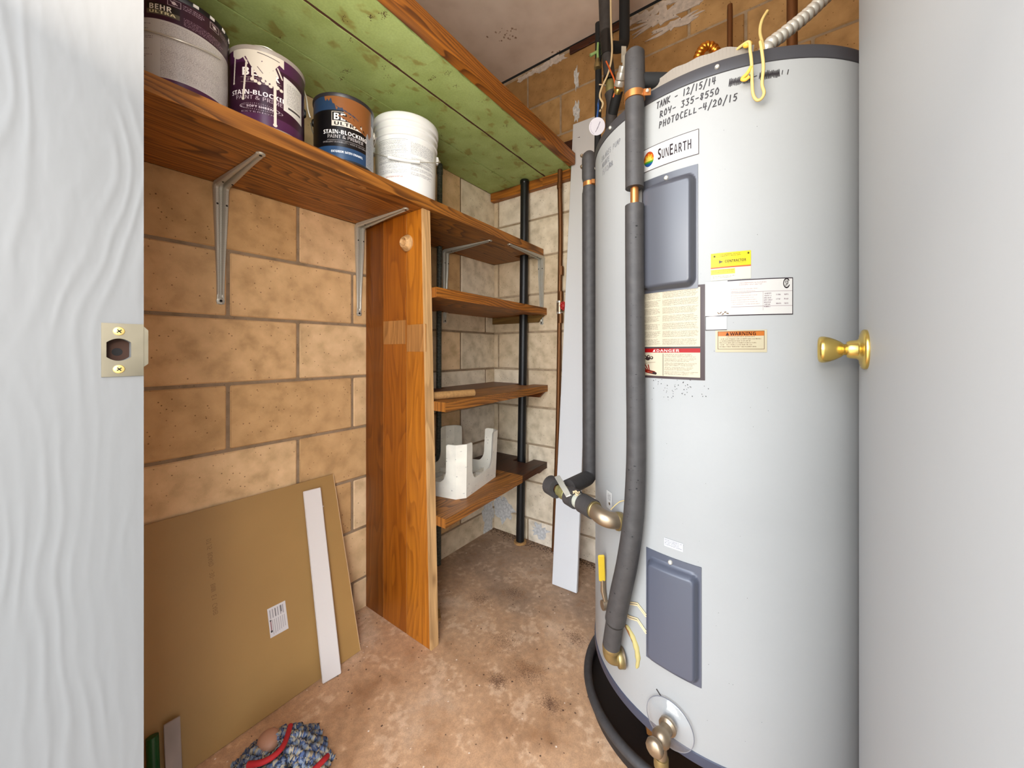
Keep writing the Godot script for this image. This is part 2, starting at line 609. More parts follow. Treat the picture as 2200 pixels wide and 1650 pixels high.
func make_materials():
	var blk := tex(mottle(3, 512, Color(0.80, 0.78, 0.74), Color(0.93, 0.92, 0.90), Color(1, 1, 1), 0.012, 240, Color(0.42, 0.36, 0.30), 0.12))
	var bump := tex(grey(5, 256, 0.09, 0.35, 0.75, 420))
	# the blocks: sun-dried tan, each mixed a little differently
	var tans := [Color(0.880, 0.721, 0.522), Color(0.836, 0.676, 0.473), Color(0.913, 0.770, 0.583), Color(0.808, 0.643, 0.440), Color(0.891, 0.737, 0.556), Color(0.935, 0.808, 0.638)]
	var blocks := []
	for c in tans: blocks.append(relief(tri_mat(0.92, c, blk, 1.9), bump, 0.10))
	M.blocks = blocks
	# the back wall's lower blocks have a thin grey-white limewash, the top rows are bare and water-stained
	var pale := [Color(0.93, 0.87, 0.77), Color(0.90, 0.835, 0.725), Color(0.95, 0.90, 0.82), Color(0.87, 0.79, 0.67)]
	var pal := []
	for c in pale: pal.append(relief(tri_mat(0.92, c, blk, 1.9), bump, 0.10))
	M.pale_blocks = pal
	var bare := [Color(0.74, 0.585, 0.375), Color(0.71, 0.55, 0.345), Color(0.77, 0.615, 0.41), Color(0.675, 0.515, 0.315)]
	var bar := []
	for c in bare: bar.append(relief(tri_mat(0.92, c, blk, 1.9), bump, 0.10))
	M.bare_blocks = bar
	M.mortar_back = relief(tri_mat(0.95, Color(0.68, 0.60, 0.50), blk, 3.0), bump, 0.12)
	M.mortar = relief(tri_mat(0.95, Color(0.60, 0.51, 0.41), blk, 3.0), bump, 0.12)
	M.plaster = relief(tri_mat(0.95, Color(0.84, 0.78, 0.72), tex(grey(8, 256, 0.05, 0.80, 1.0, 60)), 3.0), bump, 0.25)
	M.lime = relief(tri_mat(0.95, Color(0.88, 0.87, 0.85), tex(grey(9, 256, 0.05, 0.75, 1.0, 90)), 4.0), bump, 0.15)
	M.ceiling = relief(tri_mat(0.95, Color(0.88, 0.80, 0.73), tex(ceiling_image()), 0.55), tex(grey(12, 256, 0.06, 0.3, 0.8)), 0.12)
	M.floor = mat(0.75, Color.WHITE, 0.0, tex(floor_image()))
	relief(M.floor, tex(grey(14, 256, 0.12, 0.3, 0.7, 300)), 0.05)
	M.outside = tri_mat(0.9, Color(0.70, 0.69, 0.66), blk, 1.0)
	M.dark = mat(0.9, Color(0.07, 0.055, 0.045))
	# wood
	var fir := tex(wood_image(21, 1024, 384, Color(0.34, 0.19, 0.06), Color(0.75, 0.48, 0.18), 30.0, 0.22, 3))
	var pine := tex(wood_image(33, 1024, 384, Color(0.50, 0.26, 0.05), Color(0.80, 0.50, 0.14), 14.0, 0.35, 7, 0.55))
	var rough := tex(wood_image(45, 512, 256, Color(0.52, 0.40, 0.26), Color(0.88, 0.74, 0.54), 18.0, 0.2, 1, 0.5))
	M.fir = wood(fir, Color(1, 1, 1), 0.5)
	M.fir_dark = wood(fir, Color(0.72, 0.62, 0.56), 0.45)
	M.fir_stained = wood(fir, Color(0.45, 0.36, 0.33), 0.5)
	M.fir_warm = wood(fir, Color(1.0, 0.96, 0.84), 0.5)
	M.pine = wood(pine, Color(1, 1, 1), 0.34)
	M.pine_b = wood(pine, Color(0.86, 0.80, 0.72), 0.36)
	M.pine_c = wood(pine, Color(0.68, 0.62, 0.55), 0.4)
	M.raw = wood(rough, Color(1, 0.95, 0.88), 0.7)
	M.raw_tan = wood(rough, Color(0.88, 0.74, 0.55), 0.7)
	M.olive = wood(rough, Color(0.60, 0.54, 0.34), 0.8)
	M.block_wood = wood(rough, Color(0.80, 0.62, 0.38), 0.8)
	M.green = relief(tri_mat(0.6, Color.WHITE, tex(green_image()), 1.25), bump, 0.04)
	M.brown_gap = mat(0.9, Color(0.30, 0.16, 0.10))
	# paint, metal, plastic
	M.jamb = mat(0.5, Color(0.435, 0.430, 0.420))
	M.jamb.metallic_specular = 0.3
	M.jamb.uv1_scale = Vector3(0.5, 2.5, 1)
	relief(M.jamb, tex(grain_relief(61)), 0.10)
	M.door = mat(0.55, Color(0.615, 0.61, 0.60))
	M.door.metallic_specular = 0.3
	relief(tri_into(M.door, 1.6), tex(grey(62, 256, 0.02, 0.42, 0.58)), 0.10)
	M.zinc = mat(0.38, Color(0.82, 0.80, 0.74), 0.35, tex(grey(71, 128, 0.05, 0.75, 1.0)))
	M.steel = mat(0.28, Color(0.84, 0.82, 0.77), 0.6)
	M.brass = mat(0.26, Color(0.80, 0.69, 0.38), 0.9)
	M.brass_old = mat(0.42, Color(0.60, 0.53, 0.36), 0.85)
	M.bronze = mat(0.38, Color(0.60, 0.53, 0.44), 0.85)
	M.green_brass = mat(0.5, Color(0.60, 0.58, 0.38), 0.7)
	M.copper = mat(0.34, Color(0.76, 0.50, 0.28), 0.8)
	M.copper_old = mat(0.5, Color(0.46, 0.30, 0.17), 0.7)
	M.foam = relief(tri_mat(0.62, Color(0.245, 0.23, 0.222), tex(grey(81, 256, 0.03, 0.75, 1.0, 40)), 6.0), bump, 0.06)
	M.foam_black = mat(0.75, Color(0.05, 0.05, 0.05))
	M.tape = mat(0.28, Color(0.07, 0.07, 0.075))
	M.iron = relief(tri_mat(0.45, Color(0.075, 0.08, 0.085), tex(grey(83, 256, 0.05, 0.6, 1.0)), 8.0), bump, 0.08)
	M.galv = relief(tri_mat(0.5, Color(0.40, 0.42, 0.36), tex(grey(84, 256, 0.04, 0.35, 1.0)), 9.0), bump, 0.05)
	M.red = mat(0.5, Color(0.66, 0.13, 0.12))
	M.white_plastic = tri_mat(0.45, Color(0.96, 0.93, 0.86), tex(grey(85, 256, 0.02, 0.9, 1.0, 40)), 3.0)
	M.white_board = mat(0.5, Color(0.81, 0.81, 0.805))
	M.white_strip = mat(0.7, Color(0.85, 0.82, 0.79))
	M.pail = mat(0.4, Color(0.90, 0.90, 0.89))
	M.hardboard = tri_mat(0.55, Color(0.66, 0.51, 0.29), tex(grey(86, 256, 0.01, 0.93, 1.0)), 1.5)
	M.hard_edge = mat(0.8, Color(0.80, 0.68, 0.52))
	M.cardboard = tri_mat(0.85, Color(0.75, 0.56, 0.33), tex(grey(87, 256, 0.05, 0.75, 1.0)), 6.0)
	M.pan = mat(0.5, Color(0.10, 0.10, 0.105))
	# the tank
	M.tank = relief(tri_mat(0.36, Color(0.60, 0.60, 0.59), tex(grey(88, 256, 0.008, 0.96, 1.0)), 1.2), tex(grey(89, 256, 0.02, 0.45, 0.55)), 0.02)
	M.tank.metallic_specular = 0.22
	M.tank_dark = mat(0.45, Color(0.225, 0.22, 0.23))
	M.tank_base = mat(0.5, Color(0.20, 0.215, 0.27))
	M.panel_up = mat(0.34, Color(0.265, 0.268, 0.29))
	M.panel_low = mat(0.38, Color(0.265, 0.275, 0.315))
	M.ink = mat(0.6, Color(0.10, 0.07, 0.08))
	M.faint_ink = mat(0.7, Color(0.40, 0.40, 0.41))
	M.clear = mat(0.06, Color(0.85, 0.87, 0.88, 0.07))
	M.clear.transparency = BaseMaterial3D.TRANSPARENCY_ALPHA
	M.yellow = mat(0.45, Color(0.70, 0.58, 0.13))
	M.cream_wire = mat(0.55, Color(0.78, 0.69, 0.53))
	M.yellow_wire = mat(0.65, Color(0.74, 0.63, 0.38))
	M.orange = mat(0.5, Color(0.80, 0.36, 0.14))
	M.blue = mat(0.5, Color(0.10, 0.25, 0.45))
	M.foam_yellow = mat(0.9, Color(0.64, 0.58, 0.36))
	M.rust = mat(0.85, Color(0.46, 0.28, 0.12))
	M.paper = mat(0.8, Color(0.88, 0.86, 0.84))
	M.pole_green = mat(0.35, Color(0.05, 0.30, 0.14))
	M.yarn = mat(0.95, Color.WHITE)
	M.yarn.vertex_color_use_as_albedo = true
	M.band = mat(0.8, Color(0.62, 0.07, 0.08))
	M.gold_screw = mat(0.35, Color(0.88, 0.76, 0.46), 0.7)
	M.strike = mat(0.42, Color(0.62, 0.58, 0.49), 0.75, tex(grey(91, 128, 0.05, 0.7, 1.0)))
	M.hole = mat(0.9, Color(0.20, 0.11, 0.055))
	M.lid_dark = mat(0.4, Color(0.04, 0.035, 0.04))

func tri_into(m: StandardMaterial3D, s: float) -> StandardMaterial3D:
	m.uv1_triplanar = true
	m.uv1_world_triplanar = true
	m.uv1_scale = Vector3.ONE * s
	return m

# brush-painted softwood: raised cathedral grain with a couple of knots, u along the grain
func grain_relief(sd: int) -> Image:
	var w := 1024
	var h := 256
	var im := Image.create(w, h, false, Image.FORMAT_L8)
	var a := noise(sd, 1.0, 3)
	var ks := [Vector3(0.20, 0.13, 0.05), Vector3(0.62, 0.30, 0.045), Vector3(0.86, 0.10, 0.05)]
	for y in h:
		var v := float(y) / h * 0.4
		for x in w:
			var u := float(x) / w
			var q := v + a.get_noise_2d(u * 4.0, v * 6.0) * 0.035
			for k in ks:
				var dx: float = (u - k.x) * 1.1
				var dy: float = v - k.y
				var d := sqrt(dx * dx * 0.4 + dy * dy)
				q += k.z * exp(-d * d / (k.z * k.z * 1.6))
			var f := 0.5 + 0.5 * sin(q * TAU * 62.0)
			var m := sstep(-0.15, 0.35, a.get_noise_2d(u * 3.0 + 9.0, v * 9.0))
			im.set_pixel(x, y, Color.WHITE * clampf(0.5 + (pow(f, 1.6) - 0.45) * 0.45 * (0.25 + 0.75 * m) + a.get_noise_2d(u * 60.0, v * 90.0) * 0.10, 0, 1))
	return im

func ceiling_image() -> Image:
	var s := 512
	var im := mottle(13, s, Color(0.90, 0.88, 0.86), Color(0.96, 0.955, 0.95), Color(1, 1, 1), 0.02, 30, Color(0.5, 0.42, 0.36), 0.02)
	var r := RandomNumberGenerator.new()
	r.seed = 4
	for k in 14:   # mildew spots
		var c := Vector2(r.randf() * s, r.randf() * s)
		for i in 26:
			var p := c + Vector2(r.randfn(), r.randfn()) * 9.0
			dot(im, p, r.randf_range(0.4, 1.6), Color(0.70, 0.62, 0.56).lerp(Color(0.42, 0.33, 0.28), r.randf() * 0.6))
	return im

# stained concrete, 1.8 m square, laid so that one picture covers the floor
func floor_image() -> Image:
	var s := 1024
	var im := Image.create(s, s, false, Image.FORMAT_RGB8)
	var a := noise(101, 1.0, 5)
	var b := noise(102, 1.0, 4)
	var c := noise(103, 1.0, 3)
	var r := RandomNumberGenerator.new()
	r.seed = 9
	var base := Color(0.745, 0.58, 0.43)
	var brown := Color(0.50, 0.335, 0.20)
	var pale := Color(0.87, 0.76, 0.65)
	var grey_ := Color(0.58, 0.50, 0.43)
	for y in s:
		var z := ZB + 1.8 * y / s        # from the back wall towards the door
		for x in s:
			var wx := XL + 1.8 * x / s
			var n1 := a.get_noise_2d(wx * 2.3, z * 2.3)
			var n2 := b.get_noise_2d(wx * 6.5, z * 6.5)
			var n3 := c.get_noise_2d(wx * 34.0, z * 34.0)
			var col := base
			col = col.lerp(pale, sstep(0.0, 0.75, n1 + n2 * 0.3) * 0.6)
			col = col.lerp(brown, sstep(0.0, 0.9, -n1 + n2 * 0.4) * 0.55)
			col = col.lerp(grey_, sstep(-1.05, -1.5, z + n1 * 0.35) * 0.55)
			col = col.lerp(brown, sstep(0.25, 0.7, n2 + n3 * 0.25) * 0.3)
			col = col.lerp(pale, sstep(0.22, 0.55, -n2 + n3 * 0.5) * 0.3)
			var g := 1.0 + n3 * 0.09 + r.randf_range(-0.06, 0.06)
			im.set_pixel(x, y, Color(col.r * g, col.g * g, col.b * g))
	# oil and rust spots with a shape of their own
	for k in [[-0.80, -1.06, 0.055], [-1.02, -1.18, 0.045], [-0.66, -1.00, 0.05], [-0.60, -1.22, 0.04], [-0.93, -1.30, 0.04], [-0.72, -0.92, 0.03], [-0.55, -0.95, 0.03]]:
		for i in 900:
			var p := Vector2(k[0] + r.randfn() * k[2] * 0.55, k[1] + r.randfn() * k[2] * 0.45)
			var q := Vector2((p.x - XL) / 1.8 * s, (p.y - ZB) / 1.8 * s)
			if q.x > 1 and q.y > 1 and q.x < s - 2 and q.y < s - 2:
				im.set_pixel(int(q.x), int(q.y), im.get_pixel(int(q.x), int(q.y)).lerp(Color(0.30, 0.19, 0.12), 0.35))
	for i in 900:
		dot(im, Vector2(r.randf() * s, r.randf() * s), r.randf_range(0.3, 1.5), Color(0.40, 0.27, 0.17).lerp(Color(0.2, 0.12, 0.08), r.randf()))
	for i in 160:
		dot(im, Vector2(r.randf() * s, r.randf() * s), r.randf_range(0.3, 1.3), Color(0.93, 0.88, 0.82))
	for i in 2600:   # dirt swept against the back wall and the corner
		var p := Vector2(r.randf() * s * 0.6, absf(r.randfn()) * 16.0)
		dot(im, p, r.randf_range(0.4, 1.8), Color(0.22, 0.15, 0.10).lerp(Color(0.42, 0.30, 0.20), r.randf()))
	return im

# old green paint on boards, with rust-brown stains and scuffs
func green_image() -> Image:
	var s := 1024
	var im := Image.create(s, s, false, Image.FORMAT_RGB8)
	var a := noise(201, 1.0, 4)
	var b := noise(202, 1.0, 3)
	var r := RandomNumberGenerator.new()
	r.seed = 5
	for y in s:
		for x in s:
			var u := float(x) / s
			var v := float(y) / s
			var t := a.get_noise_2d(u * 5.0, v * 5.0)
			var c := Color(0.665, 0.735, 0.455).lerp(Color(0.60, 0.66, 0.38), clampf(t + 0.4, 0, 1))
			var st := sstep(0.24, 0.62, b.get_noise_2d(u * 11.0, v * 8.0) + t * 0.2)
			c = c.lerp(Color(0.52, 0.45, 0.20), st * 0.55)
			var g := 1.0 + b.get_noise_2d(u * 90.0, v * 90.0) * 0.05
			im.set_pixel(x, y, Color(c.r * g, c.g * g, c.b * g))
	for i in 46:
		var p := Vector2(r.randf() * s, r.randf() * s)
		for k in r.randi_range(4, 30):
			dot(im, p + Vector2(r.randfn() * 10, r.randfn() * 5), r.randf_range(0.4, 2.0), Color(0.42, 0.34, 0.16).lerp(Color(0.16, 0.10, 0.06), r.randf() * 0.7))
	return im

# ---------------------------------------------------------------- the room

func course_y(k: int) -> float:
	return clampf(CAM_Y + (ROW0 - k) * COURSE, 0.0, CEIL - 0.004)

# thin irregular patch of render on a wall; its outline lies in the plane of xf
func blob(mb: MB, xf: Transform3D, c: Vector2, rx: float, ry: float, thick: float, sd: int, rag := 0.35, steps := 26):
	var r := RandomNumberGenerator.new()
	r.seed = sd
	var poly := PackedVector2Array()
	for i in steps:
		var a := TAU * i / steps
		var q := 1.0 + r.randf_range(-rag, rag)
		poly.append(c + Vector2(cos(a) * rx * q, sin(a) * ry * q))
	mb.prism(poly, thick, xf)

func build_room():
	# floor
	var mb := MB.new()
	var lo := Vector3(XL - 0.15, -0.12, ZB - 0.15)
	var hi := Vector3(0.50, 0.0, 0.06)
	mb.span(lo, hi, 0.0)
	mb.uv.clear()
	for p in mb.v: mb.uv.append(Vector2((p.x - XL) / 1.8, (p.z - ZB) / 1.8))
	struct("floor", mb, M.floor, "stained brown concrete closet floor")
	mb = MB.new()
	mb.span(Vector3(-2.6, -0.14, 0.06), Vector3(2.2, -0.02, 3.2), 0.0)
	struct("floor_outside", mb, M.outside, "pale concrete walkway outside the door")
	# ceiling: stops short of the back wall, which leaves the open dark crack along it
	mb = MB.new()
	mb.span(Vector3(XL - 0.15, CEIL, ZB + 0.012), Vector3(0.50, CEIL + 0.12, 0.04), 0.0)
	var ce := struct("ceiling", mb, M.ceiling, "spotted beige plaster ceiling")
	mb = MB.new()
	mb.span(Vector3(XL - 0.15, CEIL + 0.03, ZB - 0.15), Vector3(0.50, CEIL + 0.12, ZB + 0.012), 0.0)
	struct("ceiling_gap", mb, M.dark, "", ce)

	build_block_wall(true)
	build_block_wall(false)

	# wall behind the heater, out of sight behind the open door
	mb = MB.new()
	mb.span(Vector3(0.36, 0, ZB - 0.15), Vector3(0.50, CEIL, 0.04), 0.0)
	struct("wall_right", mb, M.blocks[0], "block wall beside the water heater")
	# front wall with the doorway
	mb = MB.new()
	mb.span(Vector3(XL - 0.15, 0, -0.108), Vector3(-0.71, CEIL, 0.04), 0.0)
	mb.span(Vector3(0.150, 0, -0.108), Vector3(0.36, CEIL, 0.04), 0.0)
	mb.span(Vector3(-0.71, 2.06, -0.108), Vector3(0.150, CEIL, 0.04), 0.0)
	struct("wall_front", mb, M.blocks[1], "block wall round the doorway")
	mb = MB.new()
	mb.span(Vector3(-0.70, 2.02, -0.108), Vector3(0.145, 2.06, 0.05), 0.002)
	struct("trim_3", mb, M.door, "white painted door head")
	mb = MB.new()
	mb.span(Vector3(0.1445, 0, -0.104), Vector3(0.150, 2.02, 0.05), 0.001)
	struct("trim_2", mb, M.door, "white painted hinge jamb")
	build_latch_jamb()

func build_block_wall(left: bool):
	var mb := MB.new()
	if left: mb.span(Vector3(XL - 0.15, 0, ZB - 0.15), Vector3(XL - 0.004, CEIL, -0.108), 0.0)
	else: mb.span(Vector3(XL - 0.004, 0, ZB - 0.15), Vector3(0.36, CEIL, ZB - 0.004), 0.0)
	var w := struct("wall_left" if left else "wall_back", mb, M.mortar if left else M.mortar_back, "tan concrete block wall behind the shelves" if left else "block wall behind the water heater")
	var meshes := {}
	var r := RandomNumberGenerator.new()
	r.seed = 40 if left else 50
	for k in range(-4, 9):
		var y1 := course_y(k) - 0.005
		var y0 := course_y(k + 1) + (0.005 if course_y(k + 1) > 0.001 else -0.02)
		if y1 - y0 < 0.02: continue
		var par := posmod(k, 2) if left else 1 - posmod(k, 2)
		for i in range(-4, 12, 2):
			var s := i + par
			var a: float
			var b: float
			if left:      # along -z from the door
				a = maxf(-0.414 - (s + 2) * COURSE + 0.005, ZB - 0.03)
				b = minf(-0.414 - s * COURSE - 0.005, -0.108)
			else:
				a = maxf(-1.3337 + s * COURSE + 0.005, XL)
				b = minf(-1.3337 + (s + 2) * COURSE - 0.005, 0.36)
			if b - a < 0.006: continue
			var len := b - a
			var key := "%.3f %.3f" % [len, y1 - y0]
			if not meshes.has(key):
				var q := MB.new()
				q.box(Transform3D(), Vector3(0.04, y1 - y0, len) if left else Vector3(len, y1 - y0, 0.04), 0.0035)
				meshes[key] = q.commit()
			var mi := MeshInstance3D.new()
			mi.name = "block"
			mi.mesh = meshes[key]
			var mid := (a + b) * 0.5
			var proud := r.randf_range(-0.0008, 0.0008)
			mi.position = Vector3(XL - 0.02 + proud, (y0 + y1) * 0.5, mid) if left else Vector3(mid, (y0 + y1) * 0.5, ZB - 0.02 + proud)
			var set_: Array = M.blocks
			if left and mid < -1.24: set_ = M.pale_blocks
			if not left:
				if k <= -2: set_ = M.bare_blocks
				elif mid < -0.62: set_ = M.pale_blocks
			mi.material_override = set_[r.randi_range(0, set_.size() - 1)]
			w.add_child(mi, true)
	if left: 
		var crust := MB.new()
		var xf := Transform3D(Basis(Vector3(0, 0, 1), Vector3(0, 1, 0), Vector3(-1, 0, 0)), Vector3(XL + 0.0022, 0, 0))
		blob(crust, xf, Vector2(-1.655, 0.10), 0.05, 0.11, 0.0018, 5)
		blob(crust, xf, Vector2(-1.63, 0.26), 0.03, 0.05, 0.002, 6)
		struct("mineral_crust", crust, M.lime, "", w)
		return
	# torn plaster left along the top of the back wall, pale splashes, and salts in the corner
	var xf := Transform3D(Basis(), Vector3(0, 0, ZB + 0.0002))
	var pl := MB.new()
	var x := -1.16
	var n := 0
	while x < -0.30:
		var ww := r.randf_range(0.02, 0.05)
		if x < -0.90 or x > -0.60:
			blob(pl, xf, Vector2(x, CEIL - 0.030 + r.randf_range(-0.006, 0.006)), ww, r.randf_range(0.010, 0.022), 0.0035 + 0.0006 * (n % 3), 300 + n, 0.45, 18)
		x += ww * 1.15
		n += 1
	struct("plaster_remnant", pl, M.plaster, "", w)
	pl = MB.new()
	blob(pl, xf, Vector2(-0.42, 2.49), 0.12, 0.032, 0.004, 21, 0.5, 34)
	blob(pl, xf, Vector2(-0.38, 2.43), 0.09, 0.020, 0.0033, 22, 0.55, 30)
	blob(pl, xf, Vector2(-0.29, 2.50), 0.035, 0.03, 0.0047, 23, 0.3, 20)
	struct("plaster_remnant", pl, M.plaster, "", w)
	pl = MB.new()
	blob(pl, xf, Vector2(-0.835, 2.400), 0.012, 0.055, 0.003, 31, 0.4, 20)
	struct("plaster_splash", pl, M.lime, "", w)
	pl = MB.new()
	blob(pl, xf, Vector2(-0.835, 2.235), 0.016, 0.052, 0.003, 32, 0.4, 20)
	struct("plaster_splash", pl, M.lime, "", w)
	pl = MB.new()
	blob(pl, xf, Vector2(-1.29, 0.13), 0.07, 0.07, 0.0017, 41, 0.4, 22)
	blob(pl, xf, Vector2(-1.335, 0.20), 0.025, 0.12, 0.0025, 42, 0.4, 22)
	blob(pl, xf, Vector2(-1.21, 0.30), 0.016, 0.035, 0.002, 43, 0.4, 18)
	blob(pl, xf, Vector2(-1.05, 0.07), 0.05, 0.035, 0.0015, 44, 0.5, 22)
	struct("mineral_crust", pl, M.lime, "", w)
	pl = MB.new()
	pl.span(Vector3(-0.87, CEIL - 0.040, ZB), Vector3(-0.60, CEIL - 0.004, ZB + 0.012), 0.003, 0)
	struct("wood_nailer", pl, M.fir_stained, "", w)

func hole_shape(zc: float, yc: float, hw: float, hh: float) -> PackedVector2Array:
	# flat sides, arched top and bottom; listed anticlockwise from the lower middle
	var p := PackedVector2Array()
	for i in 7:
		var t := float(i) / 6.0
		p.append(Vector2(zc + hw * t, yc - hh + (hh * 0.35) * t * t))
	for i in 7:
		var t := 1.0 - float(i) / 6.0
		p.append(Vector2(zc + hw * t, yc + hh - (hh * 0.35) * t * t))
	return p

# a plate with a hole, in two C-shaped halves
func holed(mb: MB, xf: Transform3D, z0: float, z1: float, y0: float, y1: float, zc: float, yc: float, hw: float, hh: float, depth: float):
	var right := hole_shape(zc, yc, hw, hh)
	var a := PackedVector2Array([Vector2(zc, y0), Vector2(z1, y0), Vector2(z1, y1), Vector2(zc, y1)])
	for i in range(right.size() - 1, -1, -1): a.append(right[i])
	mb.prism(a, depth, xf, false, 1)
	var b := PackedVector2Array([Vector2(zc, y0), Vector2(z0, y0), Vector2(z0, y1), Vector2(zc, y1)])
	for i in range(right.size() - 1, -1, -1): b.append(Vector2(2.0 * zc - right[i].x, right[i].y))
	mb.prism(b, depth, xf, false, 1)

func build_latch_jamb():
	var xf := Transform3D(Basis(Vector3(0, 0, 1), Vector3(0, 1, 0), Vector3(-1, 0, 0)), Vector3(-0.65, 0, 0))
	var zc := -0.0867
	var yc := 1.0337
	var mb := MB.new()
	mb.prism(PackedVector2Array([Vector2(-0.1085, 0), Vector2(0.05, 0), Vector2(0.05, 1.0), Vector2(-0.1085, 1.0)]), 0.05, xf, false, 1)
	mb.prism(PackedVector2Array([Vector2(-0.1085, 1.067), Vector2(0.05, 1.067), Vector2(0.05, 2.02), Vector2(-0.1085, 2.02)]), 0.05, xf, false, 1)
	holed(mb, xf, -0.1085, 0.05, 1.0, 1.067, zc, yc, 0.0105, 0.0137, 0.05)
	var j := struct("trim_1", mb, M.jamb, "white painted latch jamb with raised wood grain")
	# strike plate with two screws and the bored bolt hole
	xf.origin.x = -0.6484
	mb = MB.new()
	holed(mb, xf, -0.1082, -0.0722, 1.0013, 1.0654, zc, yc, 0.0104, 0.0135, 0.0016)
	# curled lip past the edge of the jamb
	var lip := PackedVector2Array([Vector2(-0.1082, 1.012), Vector2(-0.1125, 1.016), Vector2(-0.1125, 1.058), Vector2(-0.1082, 1.063)])
	mb.prism(lip, 0.0016, Transform3D(xf.basis, Vector3(-0.6490, 0, 0)), false, 1)
	var s := struct("strike_plate", mb, M.strike, "", j)
	mb = MB.new()
	var h := hole_shape(zc, yc, 0.0104, 0.0135)
	var hp := h.duplicate()
	for i in range(h.size() - 2, 0, -1): hp.append(Vector2(2.0 * zc - h[i].x, h[i].y))
	mb.prism(hp, 0.03, Transform3D(xf.basis, Vector3(-0.661, 0, 0)))
	struct("bolt_hole", mb, M.hole, "", s)
	mb = MB.new()
	mb.lathe([Vector2(0, 0.0005), Vector2(0.0048, 0.0)], 16, Transform3D(Basis(Vector3(0, 0, 1), Vector3(1, 0, 0), Vector3(0, 1, 0)), Vector3(-0.6608, 1.031, zc)))
	struct("bolt_hole", mb, M.dark, "", s)
	for y in [1.0560, 1.0102]:
		mb = MB.new()
		var b := Transform3D(Basis(Vector3(0, 0, 1), Vector3(1, 0, 0), Vector3(0, 1, 0)), Vector3(-0.6484, y, zc))
		mb.lathe([Vector2(0.0052, 0), Vector2(0.0046, 0.0009), Vector2(0.003, 0.0013), Vector2(0, 0.0014)], 16, b)
		struct("screw", mb, M.gold_screw, "", s)
		mb = MB.new()
		mb.box(Transform3D(Basis(Vector3(1, 0, 0), 0.7), Vector3(-0.6470, y, zc)), Vector3(0.0004, 0.0052, 0.0011), 0.0)
		mb.box(Transform3D(Basis(Vector3(1, 0, 0), 0.7 + PI / 2), Vector3(-0.6470, y, zc)), Vector3(0.0004, 0.0052, 0.0011), 0.0)
		struct("screw_slot", mb, M.dark, "", s)

func build_door():
	# the leaf stands open at a right angle, hinged on the near side
	var mb := MB.new()
	mb.span(Vector3(0.107, 0.012, -0.871), Vector3(0.142, 2.012, -0.111), 0.002, 1)
	var d := struct("door_1", mb, M.door, "plain white door standing open beside the water heater")
	# knob: rose against the leaf, neck and tulip head, axis along -x
	var b := Transform3D(Basis(Vector3(0, 0, 1), Vector3(-1, 0, 0), Vector3(0, -1, 0)), Vector3(0.107, 1.0345, -0.798))
	mb = MB.new()
	mb.lathe([Vector2(0.0310, 0.0), Vector2(0.0315, 0.003), Vector2(0.0300, 0.0055), Vector2(0.024, 0.0075), Vector2(0.0175, 0.0090), Vector2(0.0150, 0.0115), Vector2(0.0140, 0.0200), Vector2(0.0122, 0.0235), Vector2(0.0, 0.0240)], 40, b, 0.0, 0.0, TAU, 0.0, 1.0, 0.6)
	struct("knob_rose", mb, M.brass, "", d)
	mb = MB.new()
	mb.lathe([Vector2(0.0085, 0.022), Vector2(0.0090, 0.027), Vector2(0.0125, 0.0305), Vector2(0.0165, 0.037), Vector2(0.0198, 0.044), Vector2(0.0216, 0.051), Vector2(0.0218, 0.0545), Vector2(0.0205, 0.0575), Vector2(0.0185, 0.0585), Vector2(0.0165, 0.0565), Vector2(0.010, 0.0558), Vector2(0.0, 0.0556)], 40, b, 0.0, 0.0, TAU, 0.0, 1.0, 0.6)
	struct("door_knob", mb, M.brass, "", d)
	for y in [0.25, 1.05, 1.80]:
		mb = MB.new()
		mb.tube([Vector3(0.1015, y - 0.045, -0.106), Vector3(0.1015, y + 0.045, -0.106)], 0.0055, 12)
		struct("hinge", mb, M.brass_old, "", d)

# ---------------------------------------------------------------- high shelf of green boards

# outline in (x, z), pushed down from y
func slab(mb: MB, poly: PackedVector2Array, y: float, thick: float):
	mb.prism(poly, thick, Transform3D(Basis(Vector3(1, 0, 0), Vector3(0, 0, 1), Vector3(0, -1, 0)), Vector3(0, y, 0)), false, 1)

